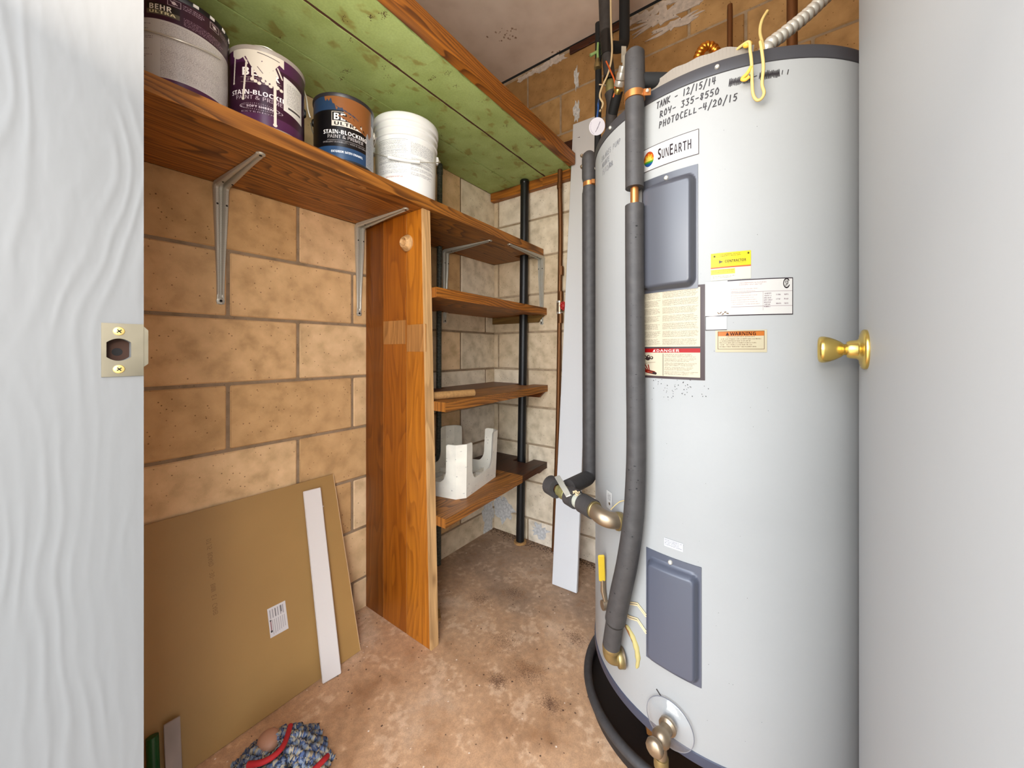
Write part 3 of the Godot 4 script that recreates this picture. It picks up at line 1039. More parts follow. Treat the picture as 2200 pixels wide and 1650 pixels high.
func build_loft():
	var t := thing("loft_shelf", "high shelf of old green-painted boards under the ceiling, edged with a brown beam", "shelf", Vector3(-1.09, 1.94, -0.9))
	var edges := [[-1.364, -1.188], [-1.184, -1.0065], [-0.9965, -0.853]]
	var r := RandomNumberGenerator.new()
	r.seed = 8
	for e in edges:
		var mb := MB.new()
		var poly := PackedVector2Array()
		# the long edges are chipped here and there
		var z := ZB + 0.001
		var steps := 60
		for i in steps + 1:
			var q := (0.004 if r.randf() < 0.16 else 0.0) * r.randf()
			poly.append(Vector2(e[1] - q, lerpf(z, -0.11, float(i) / steps)))
		for i in steps + 1:
			var q := (0.004 if r.randf() < 0.12 else 0.0) * r.randf()
			poly.append(Vector2(e[0] + q, lerpf(-0.11, z, float(i) / steps)))
		slab(mb, poly, 1.962, 0.022)
		part(t, "plank", mb, M.green)
	var mb := MB.new()
	mb.span(Vector3(-1.364, 1.9625, ZB + 0.001), Vector3(-0.853, 1.968, -0.11), 0.0, 2)
	part(t, "backing_board", mb, M.brown_gap)
	# gap fillets: bare brown wood showing between the boards
	mb = MB.new()
	mb.span(Vector3(-1.0075, 1.9425, ZB + 0.001), Vector3(-0.9950, 1.9624, -0.11), 0.0, 2)
	part(t, "gap_fillet", mb, M.brown_gap)
	mb = MB.new()
	mb.span(Vector3(-0.852, 1.939, -1.652), Vector3(-0.815, 1.998, -0.11), 0.004, 2, Vector2(0.2, 0.1))
	part(t, "beam", mb, M.fir_warm)
	mb = MB.new()
	mb.span(Vector3(-1.362, 1.892, ZB + 0.001), Vector3(-0.853, 1.9395, ZB + 0.038), 0.003, 0)
	part(t, "ledger", mb, M.fir_warm)
	mb = MB.new()
	mb.span(Vector3(-0.905, 2.035, ZB + 0.001), Vector3(-0.80, 2.085, ZB + 0.030), 0.003, 0)
	single("wall_block", mb, M.fir_stained, "small dark wooden block fixed to the back wall behind the white board", "block")

# ---------------------------------------------------------------- shelves

func build_shelving():
	# top shelf: one deep plank on steel brackets, notched round the pipes
	var mb := MB.new()
	var poly := PackedVector2Array([Vector2(XL + 0.001, -0.112), Vector2(-0.992, -0.112), Vector2(-1.026, ZB + 0.004), Vector2(-1.080, ZB + 0.004), Vector2(-1.080, -1.610), Vector2(-1.150, -1.610), Vector2(-1.150, ZB + 0.004), Vector2(XL + 0.001, ZB + 0.004), Vector2(XL + 0.001, -1.278), Vector2(-1.325, -1.278), Vector2(-1.325, -1.240), Vector2(XL + 0.001, -1.240)])
	slab(mb, poly, 1.5725, 0.038)
	var top := single("plank_shelf", mb, M.fir, "long brown plank shelf on steel brackets, paint cans standing on it", "shelf")
	for q in [[-1.05, -0.62], [-1.045, -0.66], [-1.17, -0.98]]:
		var k := MB.new()
		blob(k, Transform3D(Basis(Vector3(1, 0, 0), Vector3(0, 0, 1), Vector3(0, -1, 0)), Vector3(0, 1.5346, 0)), Vector2(q[0], q[1]), 0.010, 0.012, 0.0006, 7, 0.3, 14)
		part(top, "paint_spot", k, M.raw_tan)

	# partition of tongue-and-groove boards that carries the lower shelves
	var u := thing("shelf_partition", "upright varnished pine partition of three boards holding up the shelves", "partition", Vector3(-1.17, 0, -0.892))
	var cuts := [[-1.3640, -1.2535, -1.3640, -1.2535], [-1.2485, -1.1135, -1.2485, -1.1135], [-1.1085, -0.9850, -1.1085, -1.0290]]
	var ms := [M.pine_c, M.pine_b, M.pine]
	for i in 3:
		var c = cuts[i]
		mb = MB.new()
		mb.prism(PackedVector2Array([Vector2(c[0], 0.001), Vector2(c[1], 0.001), Vector2(c[3], 1.5335), Vector2(c[2], 1.5335)]), 0.026, Transform3D(Basis(), Vector3(0, 0, -0.9030)), false, 1, Vector2(0.13 * i, 0.21 * i))
		part(u, "board", mb, ms[i])
	mb = MB.new()
	mb.prism(PackedVector2Array([Vector2(-1.362, 0.001), Vector2(-0.987, 0.001), Vector2(-1.031, 1.533), Vector2(-1.362, 1.533)]), 0.006, Transform3D(Basis(), Vector3(0, 0, -0.9090)), false, 1)
	part(u, "backing_board", mb, M.pine_c)
	for c in [-1.251, -1.111]:
		mb = MB.new()
		mb.span(Vector3(c - 0.0028, 0.001, -0.9030), Vector3(c + 0.0028, 1.533, -0.8790), 0.0008, 1)
		part(u, "groove_strip", mb, M.raw_tan)
	mb = MB.new()
	mb.prism(PackedVector2Array([Vector2(-0.9850, 0.001), Vector2(-0.9770, 0.001), Vector2(-1.0210, 1.5335), Vector2(-1.0290, 1.5335)]), 0.034, Transform3D(Basis(), Vector3(0, 0, -0.9100)), false, 1)
	part(u, "edge_strip", mb, M.raw)
	# bare patches where cross pieces were once fixed
	mb = MB.new()
	mb.span(Vector3(-1.247, 1.058, -0.8772), Vector3(-1.115, 1.146, -0.8766), 0.0, 1)
	mb.span(Vector3(-1.107, 1.030, -0.8772), Vector3(-1.004, 1.127, -0.8766), 0.0, 1)
	part(u, "bare_patch", mb, M.raw_tan)
	# closet-rod socket
	var sx := Transform3D(Basis(Vector3(1, 0, 0), Vector3(0, 0, 1), Vector3(0, -1, 0)), Vector3(-1.104, 1.424, -0.877))
	mb = MB.new()
	mb.lathe([Vector2(0.030, 0.0), Vector2(0.0305, 0.004), Vector2(0.0285, 0.008), Vector2(0.0225, 0.013), Vector2(0.0200, 0.020), Vector2(0.0175, 0.0215), Vector2(0.0150, 0.0195), Vector2(0.0135, 0.008), Vector2(0.0, 0.007)], 30, sx, 0.0, 0.0, TAU, 0.0, 1.0, 0.6)
	single("rod_socket", mb, M.raw, "round pale wooden rod socket screwed to the pine partition", "socket")

	# three lower shelves
	var notch := func(front0: float, front1: float, back: float) -> PackedVector2Array:
		return PackedVector2Array([Vector2(back, -0.912), Vector2(front0, -0.912), Vector2(front1, ZB + 0.004), Vector2(-1.014, ZB + 0.004), Vector2(-1.014, ZB + 0.022), Vector2(-1.062, ZB + 0.022), Vector2(-1.062, ZB + 0.004), Vector2(-1.085, ZB + 0.004), Vector2(-1.085, -1.615), Vector2(-1.165, -1.615), Vector2(-1.165, ZB + 0.004), Vector2(back, ZB + 0.004), Vector2(back, -1.337), Vector2(back + 0.022, -1.337), Vector2(back + 0.022, -1.287), Vector2(back, -1.287), Vector2(back, -1.278), Vector2(-1.322, -1.278), Vector2(-1.322, -1.236), Vector2(back, -1.236)])
	mb = MB.new()
	slab(mb, notch.call(-0.990, -1.006, XL + 0.001), 1.259, 0.036)
	single("shelf_board", mb, M.fir_warm, "narrow orange-brown shelf directly below the paint-can plank", "shelf")
	var s3 := thing("shelf_board", "two-board shelf with a cardboard tube on it, above the plastic stool", "shelf", Vector3(-1.15, 0.82, -1.3))
	mb = MB.new()
	slab(mb, PackedVector2Array([Vector2(XL + 0.001, -0.912), Vector2(-1.150, -0.912), Vector2(-1.170, ZB + 0.004), Vector2(XL + 0.001, ZB + 0.004), Vector2(XL + 0.001, -1.278), Vector2(-1.322, -1.278), Vector2(-1.322, -1.236), Vector2(XL + 0.001, -1.236)]), 0.853, 0.033)
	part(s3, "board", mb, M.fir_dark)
	mb = MB.new()
	slab(mb, PackedVector2Array([Vector2(-1.147, -0.912), Vector2(-0.945, -0.912), Vector2(-0.972, -1.40), Vector2(-1.000, ZB + 0.004), Vector2(-1.085, ZB + 0.004), Vector2(-1.085, -1.620), Vector2(-1.163, -1.620)]), 0.853, 0.033)
	part(s3, "board", mb, M.fir)
	var s4 := thing("shelf_board", "lowest shelf, brown boards under the upturned white plastic stool", "shelf", Vector3(-1.15, 0.416, -1.3))
	mb = MB.new()
	slab(mb, PackedVector2Array([Vector2(-1.168, -0.912), Vector2(-0.945, -0.912), Vector2(-0.985, -1.445), Vector2(-1.178, -1.440)]), 0.449, 0.033)
	part(s4, "board", mb, M.fir)
	mb = MB.new()
	slab(mb, PackedVector2Array([Vector2(XL + 0.001, -0.912), Vector2(-1.171, -0.912), Vector2(-1.181, -1.443), Vector2(-0.988, -1.449), Vector2(-1.004, ZB + 0.004), Vector2(-1.085, ZB + 0.004), Vector2(-1.085, -1.620), Vector2(-1.170, -1.620), Vector2(-1.170, ZB + 0.004), Vector2(XL + 0.001, ZB + 0.004), Vector2(XL + 0.001, -1.278), Vector2(-1.322, -1.278), Vector2(-1.322, -1.236), Vector2(XL + 0.001, -1.236)]), 0.447, 0.031)
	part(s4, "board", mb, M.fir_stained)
	# cleats on the back wall under the shelves
	mb = MB.new()
	mb.prism(PackedVector2Array([Vector2(-1.362, 1.186), Vector2(-1.055, 1.186), Vector2(-1.018, 1.2225), Vector2(-1.362, 1.2225)]), 0.018, Transform3D(Basis(), Vector3(0, 0, ZB + 0.001)))
	single("shelf_cleat", mb, M.olive, "drab olive cleat on the back wall under the narrow shelf", "cleat")
	mb = MB.new()
	mb.prism(PackedVector2Array([Vector2(-1.362, 0.786), Vector2(-1.045, 0.786), Vector2(-1.012, 0.8195), Vector2(-1.362, 0.8195)]), 0.018, Transform3D(Basis(), Vector3(0, 0, ZB + 0.001)))
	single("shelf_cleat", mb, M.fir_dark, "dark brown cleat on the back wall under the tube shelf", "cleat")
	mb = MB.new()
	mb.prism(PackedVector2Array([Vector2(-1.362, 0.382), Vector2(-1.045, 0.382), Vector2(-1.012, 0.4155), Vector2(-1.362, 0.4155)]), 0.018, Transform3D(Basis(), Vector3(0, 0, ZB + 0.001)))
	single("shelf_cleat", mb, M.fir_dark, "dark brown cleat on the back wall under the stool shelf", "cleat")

	build_brackets()
	build_stool()
	# cardboard tube lying on the middle shelf
	var ct := thing("cardboard_tube", "short open-ended cardboard tube lying on the middle shelf", "tube", Vector3(-1.0, 0.853, -0.99))
	mb = MB.new()
	var d := Vector3(0.058, 0, -0.185)
	mb.lathe([Vector2(0.0115, 0), Vector2(0.0145, 0), Vector2(0.0145, d.length()), Vector2(0.0115, d.length()), Vector2(0.0115, 0)], 22, Transform3D(along(d), Vector3(-1.040, 0.868, -0.914)), 0.0, 0.0, TAU, 0.0, 1.0, 0.9)
	part(ct, "tube_wall", mb, M.cardboard)
	# scrap of board on the floor behind the partition
	mb = MB.new()
	mb.prism(PackedVector2Array([Vector2(-1.30, -0.93), Vector2(-1.10, -0.925), Vector2(-1.06, -1.00), Vector2(-1.10, -1.03)]), 0.010, Transform3D(Basis(Vector3(1, 0, 0), Vector3(0, 0, 1), Vector3(0, -1, 0)), Vector3(0, 0.0105, 0)))
	single("board_scrap", mb, M.cardboard, "pale scrap of board lying on the floor behind the partition", "scrap")

func build_brackets():
	# pressed-steel angle: two ribs with a trough between them, tapering to both tips; the corner is at the origin,
	# one leg down the wall (-y), the other out along +x under the shelf
	var t := Node3D.new()
	var mb := MB.new()
	var path := []
	var nrm := []
	for i in 13:
		path.append(Vector3(0, lerpf(-0.362, -0.022, i / 12.0), 0))
		nrm.append(Vector3(1, 0, 0))
	for i in range(1, 8):
		var a := PI / 2 * i / 8.0
		path.append(Vector3(0.022 - 0.022 * cos(a), -0.022 + 0.022 * sin(a), 0))
		nrm.append(Vector3(cos(a), -sin(a), 0))
	for i in 12:
		path.append(Vector3(lerpf(0.022, 0.300, i / 11.0), 0, 0))
		nrm.append(Vector3(0, -1, 0))
	var prof := [[-1.0, 0.0], [-0.94, 0.75], [-0.80, 1.0], [-0.48, 1.0], [-0.30, 0.70], [-0.16, 0.12], [0.16, 0.12], [0.30, 0.70], [0.48, 1.0], [0.80, 1.0], [0.94, 0.75], [1.0, 0.0]]
	var np := path.size()
	var grid := []
	for i in np:
		var s := float(i) / (np - 1)
		var k := 1.0 - absf(s - 0.5) * 2.0
		var hw := lerpf(0.0095, 0.0200, sstep(0.0, 0.9, k))
		var hh := lerpf(0.0045, 0.0150, sstep(0.0, 0.8, k))
		if i == 0 or i == np - 1: hh *= 0.3
		var row := []
		for p in prof: row.append(path[i] + Vector3(0, 0, 1) * (p[0] * hw) + nrm[i] * (p[1] * hh + 0.0006))
		grid.append(row)
	for i in np - 1:
		for j in prof.size() - 1:
			var a: Vector3 = grid[i][j]
			var b: Vector3 = grid[i][j + 1]
			var c: Vector3 = grid[i + 1][j + 1]
			var d: Vector3 = grid[i + 1][j]
			var nn := (b - a).cross(d - a).normalized()
			if nn.dot(nrm[i]) < 0.0 or (absf(nn.dot(nrm[i])) < 0.05 and nn.z * prof[j][0] < 0.0): nn = -nn
			mb.quad(a, b, c, d, nn, nn, nn, nn)
	# round ends
	mb.lathe([Vector2(0.0110, 0), Vector2(0.0105, 0.0035), Vector2(0.0080, 0.0045), Vector2(0, 0.0045)], 18, Transform3D(Basis(Vector3(0, 0, 1), Vector3(1, 0, 0), Vector3(0, 1, 0)), Vector3(0, -0.352, 0)))
	mb.lathe([Vector2(0.0110, 0), Vector2(0.0105, 0.0035), Vector2(0.0080, 0.0045), Vector2(0, 0.0045)], 18, Transform3D(Basis(Vector3(0, 0, 1), Vector3(0, -1, 0), Vector3(1, 0, 0)), Vector3(0.290, 0, 0)))
	t.name = "shelf_bracket"
	add_child(t)
	part(t, "angle", mb, M.zinc)
	for q in [[0.0046, -0.352, 0.0, true, 0.004], [0.290, -0.0046, 0.0, false, 0.004], [0.0150, -0.066, -0.0115, true, 0.0028], [0.0150, -0.066, 0.0115, true, 0.0028], [0.060, -0.0146, -0.0115, false, 0.0028], [0.060, -0.0146, 0.0115, false, 0.0028]]:
		mb = MB.new()
		var b := Basis(Vector3(0, 0, 1), Vector3(1, 0, 0), Vector3(0, 1, 0)) if q[3] else Basis(Vector3(0, 0, 1), Vector3(0, -1, 0), Vector3(1, 0, 0))
		mb.lathe([Vector2(q[4], 0), Vector2(q[4] * 0.8, 0.0012), Vector2(0, 0.0014)], 12, Transform3D(b, Vector3(q[0], q[1], q[2])))
		part(t, "screw", mb, M.dark)
	used["shelf_bracket"] = 0
	var spots := [[Vector3(XL + 0.0008, 1.5342, -0.394), 0.0, "steel bracket under the plank shelf, below the two purple cans"],
		[Vector3(XL + 0.0008, 1.5342, -0.846), 0.0, "steel bracket under the plank shelf, against the partition"],
		[Vector3(XL + 0.0008, 1.5342, -1.312), 0.0, "steel bracket under the plank shelf, inside the shelving corner"],
		[Vector3(-1.026 - 0.012, 1.5342, ZB + 0.0008), -PI / 2, "steel bracket on the back wall, at the end of the plank shelf"]]
	for i in spots.size():
		var o: Node3D = t if i == 0 else t.duplicate()
		if i > 0:
			o.name = "shelf_bracket_%03d" % i
			add_child(o)
		o.position = spots[i][0]
		o.rotation.y = spots[i][1]
		tag(o, spots[i][2], "bracket", "steel shelf brackets")

func build_stool():
	# white plastic step stool lying upside down: four corner legs rise from a low skirt round the seat
	var t := thing("step_stool", "small white plastic step stool lying upside down on the lowest shelf", "stool", Vector3(-1.16, 0.449, -1.20))
	var c := Vector3(-1.176, 0.4495, -1.193)
	var rot := Basis(Vector3(0, 1, 0), deg_to_rad(13.0))
	var wx := 0.135
	var wz := 0.165
	var ch := 0.030
	var leg := 0.074
	# perimeter of a rectangle with cut corners
	var cor := [Vector2(wx, -wz + ch), Vector2(wx, wz - ch), Vector2(wx - ch, wz), Vector2(-wx + ch, wz), Vector2(-wx, wz - ch), Vector2(-wx, -wz + ch), Vector2(-wx + ch, -wz), Vector2(wx - ch, -wz)]
	var pts := []
	for i in 8:
		var a: Vector2 = cor[i]
		var b: Vector2 = cor[(i + 1) % 8]
		var n := 90 if i % 2 == 0 else 6
		for k in n: pts.append([a.lerp(b, float(k) / n), i])
	var outer := []
	var np := pts.size()
	for i in np:
		var p: Vector2 = pts[i][0]
		var dx := wx - absf(p.x)
		var dz := wz - absf(p.y)
		var far := maxf(dx, dz)        # distance from the corner along the side
		var h := 0.215
		if far > leg:
			var f := 1.0 - clampf((far - leg) / 0.034, 0.0, 1.0)
			h = 0.060 + 0.050 * (1.0 - sqrt(maxf(0.0, 1.0 - f * f)))
		elif far > leg - 0.014: h = 0.215 - 0.014 * (1.0 - sqrt(1.0 - pow((far - leg + 0.014) / 0.014, 2.0)))
		outer.append([p, h])
	var mb := MB.new()
	var flare := 0.10
	var pos := func(p: Vector2, h: float, inset: float) -> Vector3:
		var s := 1.0 + flare * h / 0.215 * 0.55 - inset / 0.15
		return c + rot * Vector3(p.x * s, h, p.y * s)
	var levels := 8
	for i in np:
		var a = outer[i]
		var b = outer[(i + 1) % np]
		var d: Vector2 = (b[0] - a[0]).normalized()
		var no := rot * Vector3(d.y, 0.0, -d.x)
		if no.dot(rot * Vector3(a[0].x, 0, a[0].y)) < 0.0: no = -no
		for k in levels:
			var t0 := float(k) / levels
			var t1 := float(k + 1) / levels
			for ins in [0.0, 0.0055]:
				var nn: Vector3 = no if ins == 0.0 else -no
				mb.quad(pos.call(a[0], a[1] * t0, ins), pos.call(b[0], b[1] * t0, ins), pos.call(b[0], b[1] * t1, ins), pos.call(a[0], a[1] * t1, ins), nn, nn, nn, nn)
		var up := Vector3(0, 1, 0)
		mb.quad(pos.call(a[0], a[1], 0.0), pos.call(b[0], b[1], 0.0), pos.call(b[0], b[1], 0.0055), pos.call(a[0], a[1], 0.0055), up, up, up, up)
	part(t, "legs_and_skirt", mb, M.white_plastic)
	mb = MB.new()
	var seat := PackedVector2Array()
	for q in cor: seat.append(Vector2(q.x * 0.985, q.y * 0.985))
	mb.prism(seat, 0.010, Transform3D(Basis(rot * Vector3(1, 0, 0), rot * Vector3(0, 0, 1), Vector3(0, -1, 0)), c + Vector3(0, 0.010, 0)))
	part(t, "seat", mb, M.white_plastic)
	mb = MB.new()
	for q in [-0.06, 0.0, 0.06]:
		mb.box(Transform3D(rot, c + rot * Vector3(q, 0.020, 0)), Vector3(0.004, 0.02, wz * 1.9), 0.001)
		mb.box(Transform3D(rot, c + rot * Vector3(0, 0.020, q * 1.3)), Vector3(wx * 1.9, 0.02, 0.004), 0.001)
	part(t, "rib", mb, M.white_plastic)

func ring(mb: MB, c: Vector3, r: float, h: float, d := Vector3(0, 1, 0), seg := 22):
	mb.lathe([Vector2(0, -h / 2), Vector2(r * 0.96, -h / 2), Vector2(r, -h / 2 + h * 0.15), Vector2(r, h / 2 - h * 0.15), Vector2(r * 0.96, h / 2), Vector2(0, h / 2)], seg, Transform3D(along(d), c), 0.0, 0.0, TAU, 0.0, 1.0, 0.9)

func build_wall_pipes():
	# cast-iron waste pipe in the corner
	var t := thing("waste_pipe", "black iron waste pipe rising from the floor in the shelving corner", "pipe", Vector3(-1.142, 0, -1.655))
	var mb := MB.new()
	var p := [Vector3(-1.142, 0.0, -1.652), Vector3(-1.132, 0.5, -1.651), Vector3(-1.122, 1.0, -1.650), Vector3(-1.114, 1.5, -1.648), Vector3(-1.107, 1.937, -1.6445)]
	mb.tube(curve(p, 5), 0.0222, 22)
	part(t, "pipe", mb, M.iron)
	mb = MB.new()
	ring(mb, Vector3(-1.1075, 1.928, -1.6435), 0.0245, 0.018)
	part(t, "collar", mb, M.tape)
	mb = MB.new()
	ring(mb, Vector3(-1.118, 1.27, -1.649), 0.0232, 0.05)
	part(t, "collar", mb, M.iron)
	mb = MB.new()
	ring(mb, Vector3(-1.142, 0.006, -1.652), 0.034, 0.012)
	part(t, "floor_patch", mb, M.cardboard)
	# copper supply pipe with a red-handled valve
	t = thing("supply_pipe", "thin tarnished copper pipe with a red-handled valve on the back wall", "pipe", Vector3(-0.957, 0, -1.688))
	mb = MB.new()
	p = [Vector3(-0.957, 0.0, -1.690), Vector3(-0.931, 0.68, -1.688), Vector3(-0.919, 1.28, -1.684), Vector3(-0.910, 1.63, -1.676), Vector3(-0.903, 1.84, -1.656), Vector3(-0.900, 1.938, -1.652)]
	mb.tube(curve(p, 5), 0.0115, 16)
	part(t, "pipe", mb, M.copper_old)
	for q in [[1.305, 0.0135, 0.06], [1.20, 0.0135, 0.05], [1.44, 0.0128, 0.045], [1.86, 0.0135, 0.03]]:
		mb = MB.new()
		ring(mb, Vector3(lerpf(-0.935, -0.903, q[0] / 1.86), q[0], -1.684 if q[0] < 1.7 else -1.654), q[1], q[2])
		part(t, "coupling", mb, M.copper_old)
	mb = MB.new()
	ring(mb, Vector3(-0.919, 1.255, -1.684), 0.0155, 0.055)
	part(t, "valve_body", mb, M.bronze)
	for y in [1.283, 1.226]:
		mb = MB.new()
		ring(mb, Vector3(-0.919, y, -1.684), 0.0165, 0.010)
		part(t, "valve_nut", mb, M.steel)
	mb = MB.new()
	mb.tube([Vector3(-0.905, 1.255, -1.678), Vector3(-0.890, 1.258, -1.664)], 0.005, 10)
	part(t, "valve_stem", mb, M.bronze)
	mb = MB.new()
	for k in 8:
		var a := TAU * k / 8
		mb.ball(Vector3(-0.886, 1.258, -1.660) + Vector3(0.5 * cos(a) * 0.017, sin(a) * 0.017, -0.5 * cos(a) * 0.017), Vector3.ONE * 0.0068, 8, 5)
	mb.ball(Vector3(-0.886, 1.258, -1.660), Vector3(0.011, 0.016, 0.011), 12, 7)
	part(t, "valve_handle", mb, M.red)
	# galvanised conduit on the shelf wall
	t = thing("wall_conduit", "thin grey-green metal conduit on the block wall behind the partition", "conduit", Vector3(-1.345, 0, -1.257))
	mb = MB.new()
	mb.tube([Vector3(-1.3455, 0.0, -1.253), Vector3(-1.3455, 1.0, -1.255), Vector3(-1.3455, 1.938, -1.262)], 0.0125, 16)
	part(t, "pipe", mb, M.galv)
	mb = MB.new()
	mb.box(Transform3D(Basis(Vector3(1, 0, 0), -0.5), Vector3(-1.336, 1.602, -1.275)), Vector3(0.004, 0.012, 0.05), 0.001)
	part(t, "strap", mb, M.steel)
	mb = MB.new()
	ring(mb, Vector3(-1.3455, 1.905, -1.2615), 0.015, 0.03)
	part(t, "collar", mb, M.galv)

# ---------------------------------------------------------------- paint cans

func can_profile(r: float, h: float) -> Array:
	return [Vector2(0, 0.003), Vector2(r * 0.95, 0.003), Vector2(r * 0.955, 0), Vector2(r, 0.0), Vector2(r * 1.015, 0.003), Vector2(r * 0.985, 0.007)]

func make_can(n: String, label: String, c: Vector2, im: Image, rim: Material, group: String) -> Node3D:
	var r := 0.0835
	var h := 0.194
	var y := 1.5728
	var t := thing(n, label, "paint can", Vector3(c.x, y, c.y), group)
	var xf := Transform3D(Basis(), Vector3(c.x, y, c.y))
	var ref := atan2(-c.y, -c.x)
	var mb := MB.new()
	mb.lathe([Vector2(r, 0.006), Vector2(r, h - 0.010)], 72, xf, ref, 0.0, TAU, 0.006, h - 0.010)
	part(t, "body", mb, mat(0.32, Color.WHITE, 0.0, tex(im)))
	mb = MB.new()
	mb.lathe([Vector2(0, 0.002), Vector2(r - 0.004, 0.002), Vector2(r - 0.002, 0.0), Vector2(r + 0.0012, 0.0), Vector2(r + 0.0018, 0.004), Vector2(r, 0.0065)], 56, xf)
	part(t, "base_rim", mb, rim)
	mb = MB.new()
	mb.lathe([Vector2(r, h - 0.011), Vector2(r + 0.0022, h - 0.008), Vector2(r + 0.0024, h - 0.002), Vector2(r, h), Vector2(r - 0.005, h), Vector2(r - 0.008, h - 0.004), Vector2(0, h - 0.004)], 56, xf)
	part(t, "lid", mb, rim)
	return t

func ear(t: Node3D, p: Vector3, d: Vector3, m: Material):
	var mb := MB.new()
	mb.lathe([Vector2(0.011, 0), Vector2(0.011, 0.002), Vector2(0.007, 0.005), Vector2(0, 0.0055)], 18, Transform3D(along(d), p))
	part(t, "handle_ear", mb, m)

func bail(t: Node3D, pts: Array, r := 0.0016):
	var mb := MB.new()
	mb.tube(curve(pts, 8), r, 8)
	part(t, "wire_handle", mb, M.steel)

func drip(im: Image, x: float, y0: float, y1: float, w: float, c: Color, lean := 0.0):
	line(im, Vector2(x, y0), Vector2(x + lean, y1), w, c)
	dot(im, Vector2(x + lean, y1), w * 0.75, c)

func build_cans():
	var plum := Color(0.20, 0.075, 0.16)
	var violet := Color(0.29, 0.13, 0.26)
	var bone := Color(0.83, 0.79, 0.74)
	# 1: the back of a purple can, a white panel of small print
	var im := Image.create(1024, 372, false, Image.FORMAT_RGB8)
	im.fill(plum)
	im.fill_rect(Rect2i(0, 108, 1024, 244), Color(0.76, 0.73, 0.71))
	im.fill_rect(Rect2i(0, 352, 1024, 20), violet)
	small_print(im, Rect2i(180, 66, 200, 36), 6, 4, Color(0.62, 0.52, 0.57), 1)
	im.fill_rect(Rect2i(402, 40, 106, 48), Color(0.11, 0.09, 0.09))
	im.fill_rect(Rect2i(402, 68, 106, 20), Color(0.36, 0.33, 0.27))
	stamp(im, "BEHR", Rect2(412, 45, 72, 22), Color(0.92, 0.89, 0.84), true)
	stamp(im, "ULTRA", Rect2(412, 71, 84, 12), Color(0.90, 0.86, 0.70), true)
	small_print(im, Rect2i(520, 66, 170, 38), 6, 4, Color(0.62, 0.52, 0.57), 2)
	for bx in [470, 610]:   # pictogram frames
		for q in [Rect2i(bx, 8, 42, 2), Rect2i(bx, 34, 42, 2), Rect2i(bx, 8, 2, 28), Rect2i(bx + 40, 8, 2, 28)]: im.fill_rect(q, Color(0.72, 0.66, 0.68))
		dot(im, Vector2(bx + 20, 22), 7, Color(0.80, 0.74, 0.75))
		line(im, Vector2(bx + 10, 16), Vector2(bx + 30, 26), 4, Color(0.80, 0.74, 0.75))
		small_print(im, Rect2i(bx + 48, 12, 70, 24), 8, 5, Color(0.72, 0.64, 0.68), bx)
	for k in 5: small_print(im, Rect2i(210, 122 + k * 46, 215, 40), 7, 4, Color(0.38, 0.31, 0.34), 10 + k, 0.4)
	for k in 4: small_print(im, Rect2i(448, 118 + k * 57, 300, 52), 7, 3, Color(0.52, 0.48, 0.48), 20 + k, 0.15)
	small_print(im, Rect2i(448, 230, 210, 118), 6, 3, Color(0.58, 0.54, 0.53), 30, 0.02)
	var t := make_can("paint_can", "purple paint can showing a white panel of small print, first on the plank", Vector2(-1.0905, -0.2425), im, M.lid_dark, "paint cans on the plank shelf")
	for k in 7:
		var a := -0.3 + k * 0.36
		var p := Vector3(-1.0905 + cos(a) * 0.0855, 1.5728 + 0.188, -0.2425 - sin(a) * 0.0855)
		var q := MB.new()
		q.box(Transform3D(Basis(Vector3(0, 1, 0), a), p), Vector3(0.002, 0.006, 0.010), 0.0005)
		part(t, "lid_mark", q, M.paper)
	var c := Vector3(-1.0905, 1.690, -0.2425)
	var pts := []
	for k in 13:
		var a := lerpf(2.25, -0.62, k / 12.0)       # hangs across the front
		pts.append(c + Vector3(cos(a) * 0.0880, 0.035 * sin(k / 12.0 * PI) * -1.0 + lerpf(0.045, -0.005, k / 12.0), sin(a) * 0.0880))
	bail(t, pts, 0.0017)

	# 2: the front of a purple can, streaked with white paint
	im = Image.create(1024, 372, false, Image.FORMAT_RGB8)
	im.fill(plum)
	im.fill_rect(Rect2i(0, 0, 1024, 66), violet)
	for x in range(330, 720):
		var yy := 318 + int(pow((x - 480) / 110.0, 2.0) * 2.0)
		im.fill_rect(Rect2i(x, mini(yy, 368), 1, 372 - mini(yy, 368)), violet)
	stamp(im, "BEHR", Rect2(404, 92, 158, 40), Color(0.93, 0.91, 0.88), true)
	for q in [Rect2i(396, 140, 172, 2), Rect2i(396, 164, 172, 2)]: im.fill_rect(q, Color(0.60, 0.55, 0.52))
	stamp(im, "ULTRA", Rect2(410, 145, 140, 16), Color(0.45, 0.36, 0.40), true)
	stamp(im, "STAIN-BLOCKING", Rect2(344, 204, 274, 23), Color(0.93, 0.90, 0.90), true)
	stamp(im, "PAINT & PRIMER", Rect2(372, 232, 222, 19), Color(0.72, 0.66, 0.69))
	for k in 60:
		var a := TAU * k / 60
		dot(im, Vector2(476 + cos(a) * 84, 284 + sin(a) * 15), 1.3, Color(0.85, 0.80, 0.82))
		dot(im, Vector2(486 + cos(a) * 88, 288 + sin(a) * 13), 1.1, Color(0.85, 0.80, 0.82))
	stamp(im, "SOFT SHEEN", Rect2(424, 280, 110, 10), Color(0.85, 0.80, 0.82), true)
	stamp(im, "EXTERIOR", Rect2(400, 309, 140, 7), Color(0.62, 0.54, 0.60))
	var w := Color(0.84, 0.80, 0.74)
	# white paint run down the front
	for x in range(352, 580):
		var edge := 30.0 + 22.0 * absf(sin(x * 0.045)) + 34.0 * exp(-pow((x - 520) / 34.0, 2.0)) + 40.0 * exp(-pow((x - 452) / 26.0, 2.0))
		im.fill_rect(Rect2i(x, 0, 1, int(edge)), w)
	for k in 5: line(im, Vector2(440 + k * 18, 60), Vector2(480 + k * 17, 128 + k * 9), 15, w)
